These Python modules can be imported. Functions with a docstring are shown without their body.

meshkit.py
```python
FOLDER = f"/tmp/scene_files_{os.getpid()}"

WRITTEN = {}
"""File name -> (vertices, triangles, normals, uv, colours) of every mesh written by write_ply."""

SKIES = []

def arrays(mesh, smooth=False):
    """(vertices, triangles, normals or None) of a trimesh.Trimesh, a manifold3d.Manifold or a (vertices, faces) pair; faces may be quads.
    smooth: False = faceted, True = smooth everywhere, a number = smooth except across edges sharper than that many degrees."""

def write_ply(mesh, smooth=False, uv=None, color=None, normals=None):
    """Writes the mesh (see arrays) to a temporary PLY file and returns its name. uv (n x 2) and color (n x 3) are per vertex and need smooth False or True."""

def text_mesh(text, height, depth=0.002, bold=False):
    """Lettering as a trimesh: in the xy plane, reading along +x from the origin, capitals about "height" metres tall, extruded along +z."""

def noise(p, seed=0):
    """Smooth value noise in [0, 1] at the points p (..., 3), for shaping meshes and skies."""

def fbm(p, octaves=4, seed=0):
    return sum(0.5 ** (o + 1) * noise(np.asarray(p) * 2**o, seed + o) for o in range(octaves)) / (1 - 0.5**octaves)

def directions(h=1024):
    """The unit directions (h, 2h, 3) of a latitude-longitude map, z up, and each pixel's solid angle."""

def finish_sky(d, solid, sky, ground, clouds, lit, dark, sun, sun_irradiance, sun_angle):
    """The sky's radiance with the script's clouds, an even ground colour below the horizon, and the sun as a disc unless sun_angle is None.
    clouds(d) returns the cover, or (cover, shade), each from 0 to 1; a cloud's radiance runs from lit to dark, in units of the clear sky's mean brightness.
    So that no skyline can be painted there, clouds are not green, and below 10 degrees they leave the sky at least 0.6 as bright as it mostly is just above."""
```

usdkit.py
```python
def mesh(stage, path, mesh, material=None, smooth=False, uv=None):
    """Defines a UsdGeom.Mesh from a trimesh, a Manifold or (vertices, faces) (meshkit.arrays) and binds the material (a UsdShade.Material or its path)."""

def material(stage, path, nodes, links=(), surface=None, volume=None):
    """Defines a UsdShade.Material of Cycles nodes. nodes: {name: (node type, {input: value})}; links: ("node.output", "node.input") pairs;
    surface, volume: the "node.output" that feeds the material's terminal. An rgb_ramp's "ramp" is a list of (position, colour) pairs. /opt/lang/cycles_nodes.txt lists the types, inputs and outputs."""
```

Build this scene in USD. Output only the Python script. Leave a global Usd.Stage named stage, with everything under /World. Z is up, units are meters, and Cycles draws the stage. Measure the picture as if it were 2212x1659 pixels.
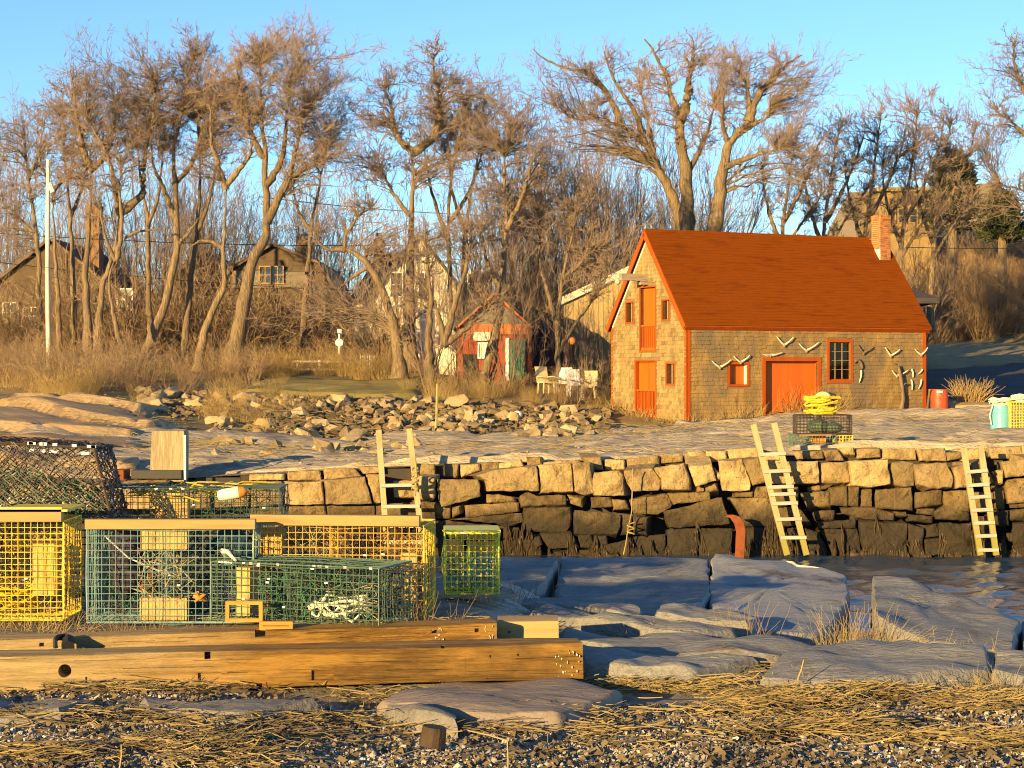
import math, random
import numpy as np, trimesh, usdkit, meshkit
import manifold3d as m3
from scipy.interpolate import RBFInterpolator
from pxr import Usd, UsdGeom, UsdLux, UsdShade, Sdf, Gf

stage = Usd.Stage.CreateInMemory()
UsdGeom.SetStageUpAxis(stage, 'Z'); UsdGeom.SetStageMetersPerUnit(stage, 1.0)
UsdGeom.Xform.Define(stage, '/World'); UsdGeom.Scope.Define(stage, '/World/Looks')
random.seed(7); R = np.random.default_rng(7)

# ------------------------------------------------------------------ camera, sky, sun, exposure
CAMZ, F, CX, HY = 4.0, 4000.0, 1106.0, 800.0           # eye height; focal length, centre and horizon in units of a 2212-wide picture
cam = UsdGeom.Camera.Define(stage, '/World/camera')
cam.AddTransformOp().Set(Gf.Matrix4d(1,0,0,0, 0,0,1,0, 0,-1,0,0, 0,0,CAMZ,1))
cam.CreateHorizontalApertureAttr(36.0); cam.CreateVerticalApertureAttr(27.0)
cam.CreateFocalLengthAttr(36.0 * F / 2212)
cam.CreateVerticalApertureOffsetAttr(-36.0 * (829.5 - HY) / 2212)
cam.CreateClippingRangeAttr(Gf.Vec2f(0.1, 20000)); cam.CreateExposureAttr(1.45)
SUN = np.array([-0.57, -0.82, 0.0]); SUN /= np.linalg.norm(SUN); EL = math.radians(10.0)
SUN = np.array([SUN[0]*math.cos(EL), SUN[1]*math.cos(EL), math.sin(EL)])
dome = UsdLux.DomeLight.Define(stage, '/World/sky'); dome.CreateIntensityAttr(1.0)
dome.GetPrim().SetCustomDataByKey('kind', 'structure')
dome.GetPrim().SetCustomDataByKey('label', 'clear pale blue evening sky above the bare trees')
skym = usdkit.material(stage, '/World/Looks/clear_sky', {
    's': ('sky_texture', dict(sky_type='single_scattering', sun_disc=False, sun_elevation=EL, sun_rotation=math.atan2(SUN[0], SUN[1]), altitude=10.0, air_density=0.85, aerosol_density=0.04, ozone_density=3.8)),
    'b': ('background_shader', dict(strength=0.095))}, [('s.color', 'b.color')], surface='b.background')
UsdShade.MaterialBindingAPI.Apply(dome.GetPrim()).Bind(skym)
sun = UsdLux.DistantLight.Define(stage, '/World/sun')
sun.CreateNormalizeAttr(True); sun.CreateIntensityAttr(1.25); sun.CreateAngleAttr(0.5); sun.CreateColorAttr(Gf.Vec3f(1.0, 0.69, 0.27))
_x = np.cross([0, 0, 1], SUN); _x /= np.linalg.norm(_x); _y = np.cross(SUN, _x)
sun.AddTransformOp().Set(Gf.Matrix4d(*_x, 0, *_y, 0, *SUN, 0, 0, 0, 50, 1))

# ------------------------------------------------------------------ helpers
def at(px, py, Y):
    "the point at depth Y that the photograph shows at (px, py)"
    return np.array([(px - CX) / F * Y, Y, CAMZ + (HY - py) / F * Y])
USED, MATS = {}, {}
def numbered(name, parent='/World'):
    k = parent + '/' + name; n = USED.get(k, 0); USED[k] = n + 1
    return name if n == 0 else f'{name}_{n:03d}'
def keys(p, **kw):
    for k, v in kw.items():
        if v: p.SetCustomDataByKey({'cat': 'category'}.get(k, k), v)
    return p
INV = {}
def gfm(m): return Gf.Matrix4d(*np.asarray(m, float).T.ravel())
def place(loc=(0, 0, 0), rz=0.0, rx=0.0, ry=0.0, s=1.0):
    T = trimesh.transformations
    m = T.translation_matrix(loc) @ T.euler_matrix(rx, ry, rz)
    m[:3, :3] = m[:3, :3] @ np.diag(np.broadcast_to(s, 3).astype(float))
    return m
def thing(name, label, cat, m=None, group=None, loc=None):
    m = place(loc) if m is None and loc is not None else (np.eye(4) if m is None else m)
    path = '/World/' + numbered(name)
    x = UsdGeom.Xform.Define(stage, path); x.AddTransformOp().Set(gfm(m))
    INV[path] = np.linalg.inv(m)
    return keys(x.GetPrim(), label=label, cat=cat, group=group)
def dup(src, m, label=None, group=None):
    d = src.GetCustomData(); path = '/World/' + numbered(src.GetPath().name.rstrip('0123456789').rstrip('_'))
    x = UsdGeom.Xform.Define(stage, path)
    x.GetPrim().GetReferences().AddInternalReference(src.GetPath())
    x.ClearXformOpOrder(); (x.GetTransformOp() or x.AddTransformOp()).Set(gfm(m)); x.SetXformOpOrder([x.GetTransformOp()] if x.GetTransformOp() else [])
    x.GetPrim().SetInstanceable(True)
    return keys(x.GetPrim(), label=label or d.get('label'), cat=d.get('category'), group=group or d.get('group'))
class MB:
    "collects vertices and triangles of one mesh"
    def __init__(s): s.v, s.f, s.n = [], [], 0
    def add(s, v, f):
        v = np.asarray(v, float); f = np.asarray(f, int)
        if f.shape[1] == 4: f = np.vstack([f[:, [0, 1, 2]], f[:, [0, 2, 3]]])
        s.v.append(v); s.f.append(f + s.n); s.n += len(v); return s
    def mesh(s, m):
        v, f, _ = meshkit.arrays(m); return s.add(v, f)
    def box(s, lo, hi, rot=None, c=None):
        lo, hi = np.array(lo, float), np.array(hi, float)
        v = np.array([[x, y, z] for x in (lo[0], hi[0]) for y in (lo[1], hi[1]) for z in (lo[2], hi[2])])
        if rot is not None:
            c = v.mean(0) if c is None else c; v = (v - c) @ np.asarray(rot).T + c
        return s.add(v, BOXF)
    def bar(s, a, b, w, h, up=(0, 0, 1)):
        a, b = np.array(a, float), np.array(b, float); t = b - a; t /= np.linalg.norm(t)
        x = np.cross(t, up); n = np.linalg.norm(x)
        x = np.cross(t, (0, 1, 0.01)) if n < 1e-3 else x; x /= np.linalg.norm(x); y = np.cross(x, t)
        v = [p + i * x * w / 2 + j * y * h / 2 for p in (a, b) for i in (-1, 1) for j in (-1, 1)]
        return s.add(v, BOXF)
    def tube(s, pts, r, sides=6):
        pts = np.asarray(pts, float); r = np.broadcast_to(r, (len(pts),))
        v, f = tubes(pts[None], np.asarray(r, float)[None], sides); return s.add(v, f)
    @property
    def out(s): return np.vstack(s.v), np.vstack(s.f)
BOXF = [[0, 1, 3, 2], [4, 6, 7, 5], [0, 4, 5, 1], [2, 3, 7, 6], [0, 2, 6, 4], [1, 5, 7, 3]]
def tubes(P, Rr, sides=4, cap=True):
    "tubes along N polylines of K points each; the ends are closed by a fan where cap"
    P = np.asarray(P, float); N, K, _ = P.shape
    t = np.gradient(P, axis=1) if K > 2 else np.repeat((P[:, 1:] - P[:, :1]), 2, 1)
    t /= np.linalg.norm(t, axis=2, keepdims=True) + 1e-12
    ref = np.where(np.abs(t[:, :1, 2:]) < 0.9, [0, 0, 1.0], [1.0, 0, 0])
    a = np.cross(t, ref); a /= np.linalg.norm(a, axis=2, keepdims=True) + 1e-12; b = np.cross(t, a)
    ang = np.arange(sides) * 2 * math.pi / sides
    v = P[:, :, None] + np.asarray(Rr)[:, :, None, None] * (np.cos(ang)[:, None] * a[:, :, None] + np.sin(ang)[:, None] * b[:, :, None])
    n, i, j = np.meshgrid(np.arange(N), np.arange(K - 1), np.arange(sides), indexing='ij')
    o = n * K * sides; j2 = (j + 1) % sides
    q = np.stack([o + i*sides + j, o + (i+1)*sides + j, o + (i+1)*sides + j2, o + i*sides + j2], -1).reshape(-1, 4)
    f = np.vstack([q[:, [0, 1, 2]], q[:, [0, 2, 3]]])
    if cap and N < 4000:
        o = np.arange(N)[:, None] * K * sides
        fan = np.array([[0, k, k + 1] for k in range(1, sides - 1)])
        c0 = (o[:, :, None] + fan).reshape(-1, 3); c1 = (o[:, :, None] + (K - 1) * sides + fan[:, ::-1]).reshape(-1, 3)
        f = np.vstack([f, c0, c1])
    return v.reshape(-1, 3), f
def obj(name, mesh, mat, parent=None, smooth=False, label=None, cat=None, group=None, kind=None, local=False):
    "ONE Mesh prim under parent (given in world coordinates unless local) or under /World"
    pp = str(parent.GetPath()) if parent is not None else '/World'
    v, f, n = meshkit.arrays(mesh.out if isinstance(mesh, MB) else mesh)
    if parent is not None and not local:
        for anc in (parent, parent.GetParent()):
            m = INV.get(str(anc.GetPath()))
            if m is not None: v = v @ m[:3, :3].T + m[:3, 3]; break
    u = np.unique(f)
    if len(u) < len(v): w = np.zeros(len(v), int); w[u] = np.arange(len(u)); v, f = v[u], w[f]
    m = usdkit.mesh(stage, pp + '/' + numbered(name, pp), (v, f), mat, smooth=smooth)
    return keys(m.GetPrim(), label=label, cat=cat, group=group, kind=kind)
def curves(name, groups, mat, parent, local=False):
    "thin twigs: groups of N polylines with K radii each, as ONE BasisCurves part"
    pp = str(parent.GetPath()); pts, wid, cnt = [], [], []
    for P, Rr in groups: pts.append(P.reshape(-1, 3)); wid.append(np.asarray(Rr).ravel() * 2); cnt.append(np.full(len(P), P.shape[1], np.int32))
    v = np.vstack(pts); m = INV.get(pp)
    if m is not None and not local: v = v @ m[:3, :3].T + m[:3, 3]
    from pxr import Vt
    c = UsdGeom.BasisCurves.Define(stage, pp + '/' + numbered(name, pp)); c.CreateTypeAttr('linear'); c.CreatePointsAttr(Vt.Vec3fArray.FromNumpy(v.astype(np.float32))); c.CreateCurveVertexCountsAttr(Vt.IntArray.FromNumpy(np.concatenate(cnt))); c.CreateWidthsAttr(Vt.FloatArray.FromNumpy(np.concatenate(wid).astype(np.float32))); c.SetWidthsInterpolation('vertex')
    UsdShade.MaterialBindingAPI.Apply(c.GetPrim()).Bind(mat); return c.GetPrim()
def struct(name, mesh, mat, smooth=False, label=None, kind='structure'): return obj(name, mesh, mat, smooth=smooth, label=label, kind=kind)
def smoothstep(a, b, x): t = np.clip((x - a) / (b - a), 0, 1); return t * t * (3 - 2 * t)

def mat(name, cols, scale=3.0, stretch=(1, 1, 1), rough=0.85, bump=0.0, bscale=None, bdist=0.02, vary=0.0, island=0.0, metallic=0.0, detail=5.0, spec=0.3, nrough=0.6, extra=None, translucent=0.0, objspace=False):
    "procedural material: noise through a colour ramp, value varied by object or by loose piece, bump"
    n = {'c': ('texture_coordinate', {}) if objspace else ('geometry', {}), 'm': ('mapping', dict(scale=tuple(scale * np.array(stretch)))), 'n': ('noise_texture', dict(scale=1.0, detail=detail, roughness=nrough)),
         'r': ('rgb_ramp', {'ramp': cols if np.ndim(cols[0][-1]) else [(0.28 + 0.44 * i / max(1, len(cols) - 1), c) for i, c in enumerate(cols)]}),
         'p': ('principled_bsdf', dict(roughness=rough, metallic=metallic, specular_ior_level=spec))}
    L = [('c.object' if objspace else 'c.position', 'm.vector'), ('m.vector', 'n.vector'), ('n.fac', 'r.fac')]
    col = 'r.color'
    if vary or island:
        n['oi'] = ('object_info', {}); n['ge'] = ('geometry', {}); n['h'] = ('hsv', {})
        n['a'] = ('math', dict(math_type='multiply_add', value2=2 * vary, value3=1 - vary)); n['b2'] = ('math', dict(math_type='multiply_add', value2=2 * island))
        n['b3'] = ('math', dict(math_type='subtract', value2=island))
        L += [('oi.random', 'a.value1'), ('ge.random_per_island', 'b2.value1'), ('a.value', 'b2.value3'), ('b2.value', 'b3.value1'), ('b3.value', 'h.value'), (col, 'h.color')]; col = 'h.color'
    if extra:
        e, l, col = extra(col); n.update(e); L += l
    L.append((col, 'p.base_color'))
    if bump:
        n['bm'] = ('mapping', dict(scale=tuple((bscale or scale * 4) * np.array(stretch)))); n['bn'] = ('noise_texture', dict(scale=1.0, detail=6.0, roughness=0.65)); n['bu'] = ('bump', dict(strength=bump, distance=bdist))
        L += [('c.object' if objspace else 'c.position', 'bm.vector'), ('bm.vector', 'bn.vector'), ('bn.fac', 'bu.height'), ('bu.normal', 'p.normal')]
    surf = 'p.BSDF'
    if translucent:
        n['t'] = ('translucent_bsdf', {}); n['mx'] = ('mix_closure', dict(fac=translucent)); L += [(col, 't.color'), ('p.BSDF', 'mx.closure1'), ('t.BSDF', 'mx.closure2')]; surf = 'mx.closure'
    MATS[name] = usdkit.material(stage, '/World/Looks/' + name, n, L, surface=surf)
    return MATS[name]
def zband(z0, z1, dark, wob=0.25, wscale=2.5):
    "a tide mark: colour DARK below a wavering height"
    def f(col):
        e = {'zg': ('geometry', {}), 'zs': ('separate_xyz', {}), 'zn': ('noise_texture', dict(scale=wscale, detail=4.0)), 'za': ('math', dict(math_type='multiply_add', value2=-2 * wob, value3=wob)), 'zb': ('math', dict(math_type='add')),
             'zr': ('map_range', dict(range_type='smoothstep', from_min=z0, from_max=z1, clamp=True)), 'zm': ('mix', dict(color1=dark))}
        l = [('zg.position', 'zs.vector'), ('zg.position', 'zn.vector'), ('zn.fac', 'za.value1'), ('zs.z', 'zb.value1'), ('za.value', 'zb.value2'), ('zb.value', 'zr.value'), ('zr.result', 'zm.fac'), (col, 'zm.color2')]
        return e, l, 'zm.color'
    return f
def xband(x0, x1, color):
    "another colour towards smaller x, with a ragged transition (weathered end of a beam)"
    def f(col):
        e = {'xg': ('geometry', {}), 'xs': ('separate_xyz', {}), 'xm': ('mapping', dict(scale=(2, 9, 14))), 'xn': ('noise_texture', dict(scale=1.0, detail=6.0, roughness=.7)), 'xa': ('math', dict(math_type='multiply_add', value2=1.6, value3=-.8)), 'xb': ('math', dict(math_type='add')), 'xr': ('map_range', dict(range_type='smoothstep', from_min=x0, from_max=x1, clamp=True)), 'xk': ('mix', dict(mix_type='multiply', fac=.8, color1=color)), 'xx': ('mix', {}),
             'pm': ('mapping', dict(scale=(1.2, 20, 40))), 'pn': ('noise_texture', dict(scale=1.0, detail=5.0)), 'pr': ('rgb_ramp', {'ramp': [(.3, tuple(.55 * c for c in color)), (.6, color), (.75, tuple(1.15 * c for c in color))]})}
        l = [('xg.position', 'xs.vector'), ('xg.position', 'xm.vector'), ('xm.vector', 'xn.vector'), ('xn.fac', 'xa.value1'), ('xs.x', 'xb.value1'), ('xa.value', 'xb.value2'), ('xb.value', 'xr.value'), ('xg.position', 'pm.vector'), ('pm.vector', 'pn.vector'), ('pn.fac', 'pr.fac'), ('xr.result', 'xx.fac'), ('pr.color', 'xx.color1'), (col, 'xx.color2')]
        del e['xk']; return e, l, 'xx.color'
    return f
def both(f, g):
    def h(col):
        e, l, c = f(col); e2, l2, c2 = g(c); return {**e, **e2}, l + l2, c2
    return h
def spots(scale, lo, hi, color, stretch=(1, 1, 1), p='s'):
    "patches of another colour (lichen, rust, peeling paint)"
    def f(col):
        e = {p + 'g': ('geometry', {}), p + 'm': ('mapping', dict(scale=stretch)), p + 'n': ('noise_texture', dict(scale=scale, detail=6.0, roughness=0.7)), p + 'r': ('map_range', dict(from_min=lo, from_max=hi, clamp=True)), p + 'x': ('mix', dict(color2=color))}
        l = [(p + 'g.position', p + 'm.vector'), (p + 'm.vector', p + 'n.vector'), (p + 'n.fac', p + 'r.value'), (p + 'r.result', p + 'x.fac'), (col, p + 'x.color1')]
        return e, l, p + 'x.color'
    return f

# ------------------------------------------------------------------ materials
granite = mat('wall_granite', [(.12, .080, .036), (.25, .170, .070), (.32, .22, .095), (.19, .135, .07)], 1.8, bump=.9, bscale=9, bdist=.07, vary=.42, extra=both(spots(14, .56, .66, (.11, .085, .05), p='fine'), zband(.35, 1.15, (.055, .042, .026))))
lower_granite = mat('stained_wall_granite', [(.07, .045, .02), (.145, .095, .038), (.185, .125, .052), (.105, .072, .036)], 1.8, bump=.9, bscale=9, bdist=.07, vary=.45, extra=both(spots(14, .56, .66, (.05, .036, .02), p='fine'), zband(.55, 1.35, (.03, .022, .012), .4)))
slab_mat = mat('slab_granite', [(.15, .145, .135), (.29, .28, .262), (.22, .21, .195), (.38, .365, .335)], 5.0, stretch=(.5, 1.6, 1.6), bump=1.0, bscale=22, bdist=.05, vary=.1, nrough=.75, extra=both(spots(1.3, .56, .68, (.12, .10, .085), (1, .6, 1)), spots(30, .54, .66, (.20, .18, .15), p='fine')))
rock_mat = mat('rock', [(.14, .10, .05), (.29, .21, .11), (.34, .265, .155)], 1.4, bump=.8, bscale=8, bdist=.06, vary=.35)
ledge_mat = mat('ledge_rock', [(.13, .085, .042), (.29, .195, .10), (.36, .25, .135), (.23, .165, .10)], .7, stretch=(.6, 1, 1.5), bump=.8, bscale=4, bdist=.08)
quay_mat = mat('quay_granite', [(.26, .20, .12), (.48, .385, .25), (.36, .285, .18), (.62, .51, .35)], .9, stretch=(.45, 1.2, 1), bump=1.0, bscale=5, bdist=.16, extra=spots(.35, .55, .68, (.16, .14, .13)))
soil_mat = mat('soil', [(.10, .075, .03), (.23, .165, .065), (.33, .24, .10)], .8, bump=.8, bscale=7, bdist=.08)
lawn_mat = mat('lawn_grass', [(.13, .115, .03), (.24, .19, .055), (.32, .25, .08)], 1.2, bump=.7, bscale=20, bdist=.04)
drygrass_mat = mat('dry_grass', [(.20, .145, .07), (.34, .25, .12), (.28, .20, .10)], 1.0, bump=.8, bscale=14, bdist=.05)
asphalt_mat = mat('asphalt', [(.045, .045, .045), (.065, .064, .062)], .8, bump=.4, bscale=40, bdist=.01)
shore_mat = mat('shore_gravel', [(.08, .068, .052), (.18, .15, .11), (.25, .21, .155), (.12, .10, .08)], 7.0, bump=1.0, bscale=30, bdist=.02)
pebble_mat = mat('pebble', [(.12, .102, .082), (.29, .25, .20), (.44, .385, .31)], 1.5, bump=.3, bscale=60, bdist=.005, vary=.55)
gable_shingle = mat('gable_cedar_shingle', [(.17, .110, .038), (.34, .235, .092), (.25, .168, .062), (.44, .325, .150)], 1.2, stretch=(1, 1, .5), bump=.7, bscale=30, bdist=.01, vary=.2, island=.25)
shingle_mat = mat('cedar_shingle', [(.15, .090, .032), (.44, .275, .088), (.28, .175, .060), (.56, .375, .135)], 1.3, stretch=(1, 1, .4), bump=.7, bscale=30, bdist=.01, vary=.16, island=.28, extra=spots(.6, .46, .60, (.155, .108, .06), (1, 1, .6)))
red_roof = mat('red_roof', [(.145, .031, .003), (.23, .053, .004), (.185, .042, .003)], 1.6, stretch=(.5, .5, 5), rough=1.0, spec=.05, bump=.6, bscale=30, bdist=.01, island=.16)
red_paint = mat('red_paint', [(.27, .053, .006), (.36, .074, .007)], 3.0, rough=.75, spec=.15, bump=.15, bscale=25, bdist=.004, stretch=(1, 1, .3))
red_bright = mat('red_door_paint', [(.42, .084, .005), (.52, .110, .006)], 2.0, rough=.55, bump=.12, bscale=20, bdist=.004, stretch=(1, 1, .2))
white_trim = mat('weathered_trim', [(.62, .56, .44), (.74, .68, .56)], 4.0, stretch=(1, 1, .4), bump=.2)
brick_mat = mat('chimney_brick', [(.25, .085, .022), (.36, .14, .04), (.30, .11, .03)], 6.0, bump=.5, bscale=40, bdist=.006, vary=.28)
mortar_mat = mat('mortar', [(.45, .39, .32), (.55, .49, .41)], 8.0, bump=.4)
old_wood = mat('grey_timber', [(.17, .13, .09), (.28, .22, .15), (.24, .19, .13)], 4.0, stretch=(.3, 1, 3), bump=.5, bscale=30, bdist=.01)
timber_mat = mat('squared_timber', [(.065, .032, .007), (.21, .105, .016), (.28, .15, .028), (.11, .055, .010), (.25, .13, .022)], 2.6, stretch=(.22, 2.5, 4.5), bump=.9, bscale=16, bdist=.02, vary=.06, nrough=.75, extra=both(spots(.9, .50, .66, (.06, .034, .009), (.6, 1, 1.2)), xband(-2.1, -1.0, (.36, .255, .115))))
pale_timber = mat('pale_squared_timber', [(.26, .165, .06), (.38, .25, .10), (.32, .205, .08)], 2.2, stretch=(.35, 2, 5), bump=.5, bscale=18, bdist=.01)
ladder_mat = mat('ladder_wood', [(.25, .185, .085), (.37, .28, .145), (.31, .235, .115)], 5.0, stretch=(1, 1, .4), bump=.3, extra=zband(.25, 1.1, (.22, .19, .045), .2, 3))
rung_mat = mat('rung_wood', [(.30, .25, .19), (.42, .36, .28)], 5.0, stretch=(.4, 1, 1), bump=.3)
lath_mat = mat('trap_lath', [(.20, .125, .042), (.33, .215, .078), (.26, .165, .058)], 5.0, stretch=(.3, 1, 4), bump=.3, bscale=25, bdist=.006)
dark_mat = mat('dark_interior', [(.012, .009, .008), (.02, .016, .014)], 2.0)
core_mat = mat('dark_rubble', [(.03, .024, .018), (.05, .04, .03)], 2.0, bump=.6)
weed_mat = mat('rockweed', [(.018, .012, .005), (.042, .027, .01), (.028, .018, .007)], 8.0, stretch=(1, 1, .3), rough=.5, bump=.5)
bark_mat = mat('bark', [(.06, .042, .024), (.23, .16, .088), (.12, .084, .048), (.30, .22, .13)], 3.4, stretch=(1.8, 1.8, .35), bump=1.0, bscale=9, bdist=.09, vary=.15)
branch_mat = mat('branch_bark', [(.105, .075, .048), (.18, .13, .082)], .6, vary=.12)
twig_mat = mat('twig', [(.15, .105, .078), (.21, .15, .11), (.235, .165, .105)], .35, vary=.15)
shrub_mat = mat('shrub_stem', [(.13, .085, .05), (.22, .145, .08), (.28, .19, .10)], .5, vary=.25)
gold_mat = mat('gold_grass', [(.30, .20, .07), (.44, .30, .11), (.36, .25, .10)], .9, vary=.2, island=.15, translucent=.2)
straw_mat = mat('straw', [(.40, .28, .10), (.60, .44, .17), (.70, .53, .23)], 3.0, island=.4, translucent=.15)
darkstraw_mat = mat('old_straw', [(.10, .075, .045), (.20, .15, .085), (.28, .21, .12)], 3.0, island=.4)
def paint(name, c, rough=.5, **k): return mat(name, [tuple(.78 * x for x in c), c], 4.0, rough=rough, bump=.12, **k)
def wire(name, c): return mat(name, [tuple(.7 * x for x in c), c], 12.0, rough=.45, bump=.2, extra=spots(9.0, .6, .72, (.16, .11, .05)))
wire_yellow = wire('yellow_wire', (.80, .58, .045)); wire_teal = wire('teal_wire', (.20, .33, .30)); wire_orange = wire('orange_wire', (.66, .40, .06))
wire_green = wire('green_wire', (.10, .16, .11)); wire_lime = wire('lime_wire', (.80, .78, .07)); wire_brown = wire('brown_wire', (.06, .042, .03)); wire_dark = wire('dark_wire', (.06, .09, .085))
# ------------------------------------------------------------------ terrain behind the harbour wall
CTRL = [(-600, 1040, 41.3), (250, 1038, 41.3), (700, 1015, 41.3), (1000, 1000, 41.5), (1500, 985, 41.7), (2100, 972, 41.7), (2800, 965, 41.7),
        (0, 985, 45), (-400, 980, 46), (-300, 880, 56), (100, 878, 57), (250, 925, 53), (420, 985, 47), (700, 962, 54), (900, 948, 57), (1200, 931, 60), (1480, 922, 63.5), (1700, 925, 60), (1800, 935, 56), (2000, 893, 67.5), (2150, 945, 50), (2230, 885, 68), (2700, 880, 68),
        (300, 862, 63), (600, 866, 65), (900, 858, 67), (1200, 868, 67), (1330, 890, 66), (700, 838, 73), (400, 806, 77), (100, 806, 77), (-400, 800, 77), (900, 806, 79), (1250, 838, 78), (1500, 840, 82),
        (-500, 785, 105), (200, 788, 105), (900, 790, 105), (1500, 790, 105), (-800, 780, 160), (500, 780, 160), (1400, 780, 160),
        (1900, 850, 82), (2100, 846, 82), (2240, 838, 82), (2700, 830, 82), (1950, 806, 97), (2212, 797, 97), (1950, 755, 108), (2100, 748, 110), (2240, 752, 112), (2000, 690, 128), (2200, 610, 132), (1850, 720, 130), (2150, 520, 155), (2500, 500, 150), (1850, 640, 160)]
_c = np.array([at(*c) for c in CTRL])
_rbf = RBFInterpolator(_c[:, :2] / 20, _c[:, 2], kernel='linear', smoothing=.002)
def hmap(x, y):
    sh = np.shape(x); q = np.stack([np.ravel(x), np.ravel(y)], 1).astype(float)
    far = np.maximum(0, q[:, 1] - 150) + np.maximum(0, np.abs(q[:, 0] - 5) - 75)
    q[:, 0] = np.clip(q[:, 0], -70, 80); q[:, 1] = np.clip(q[:, 1], 41, 150)
    z = _rbf(q / 20)
    return z.reshape(sh)
def grid(xs, ys, zf):
    X, Y = np.meshgrid(xs, ys, indexing='ij'); Z = zf(X, Y); nx, ny = len(xs), len(ys)
    i, j = np.meshgrid(np.arange(nx - 1), np.arange(ny - 1), indexing='ij'); a = i * ny + j
    q = np.stack([a, a + ny, a + ny + 1, a + 1], -1).reshape(-1, 4)
    return np.stack([X, Y, Z], -1).reshape(-1, 3), np.vstack([q[:, [0, 1, 2]], q[:, [0, 2, 3]]])
xs = np.concatenate([[-3000, -1200, -500, -220, -120], np.arange(-75, 86, .8), [130, 230, 500, 1200, 3000]]); ys = np.concatenate([np.arange(41.0, 80, .5), np.arange(80, 165, 1.5), [180, 230, 320, 600, 1500, 4000]])
def ground_z(X, Y):
    n = meshkit.fbm(np.stack([X * .8, Y * .8, 0 * X], -1), 4, 3) - .5
    return hmap(X, Y) + n * np.where(Y < 60, .10, .3) * smoothstep(41, 44, Y)
struct('ground', grid(xs, ys, ground_z), soil_mat, smooth=True)
def sheet(name, mt, xr, yr, inside, lift, step=.5, amp=.08, freq=.9, seed=1, smooth=True, extra=None, label=None):
    "a sheet of other ground lying on the terrain inside a boundary"
    xs, ys = np.arange(*xr, step), np.arange(*yr, step)
    def zf(X, Y):
        z = ground_z(X, Y) + lift + amp * (meshkit.fbm(np.stack([X * freq, Y * freq * 1.6, 0 * X], -1), 5, seed) - .35)
        if extra: z = z + extra(X, Y)
        return np.where(inside(X, Y) > 0, z, ground_z(X, Y) - .25)
    v, f = grid(xs, ys, zf)
    keep = (inside(v[:, 0], v[:, 1]) > -.6)[f].any(1)
    return struct(name, (v, f[keep]), mt, smooth=smooth, label=label)
edge = lambda Y: .9 * (meshkit.fbm(np.stack([Y * .35, 0 * Y, 0 * Y], -1), 3, 9) - .5)
def plates(X, Y):
    n = 7 * meshkit.fbm(np.stack([X * .22 + .1 * Y, Y * .6, 0 * X], -1), 4, 5); k = np.floor(n); return .07 * (k + .25 * (n - k)) - .16
sheet('quay_pavement', quay_mat, (-20, 30), (41.2, 72), lambda X, Y: np.minimum(np.where(X < 5.5, np.clip(58.2 + .55 * X, 51.5, 61.2), 63.4 + .46 * (X - 6)) + 3 * edge(X) - Y, np.minimum(Y - 41.45, X + 13 + edge(Y) * 4)), .05, .2, amp=.2, freq=1.7, extra=plates)
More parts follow.
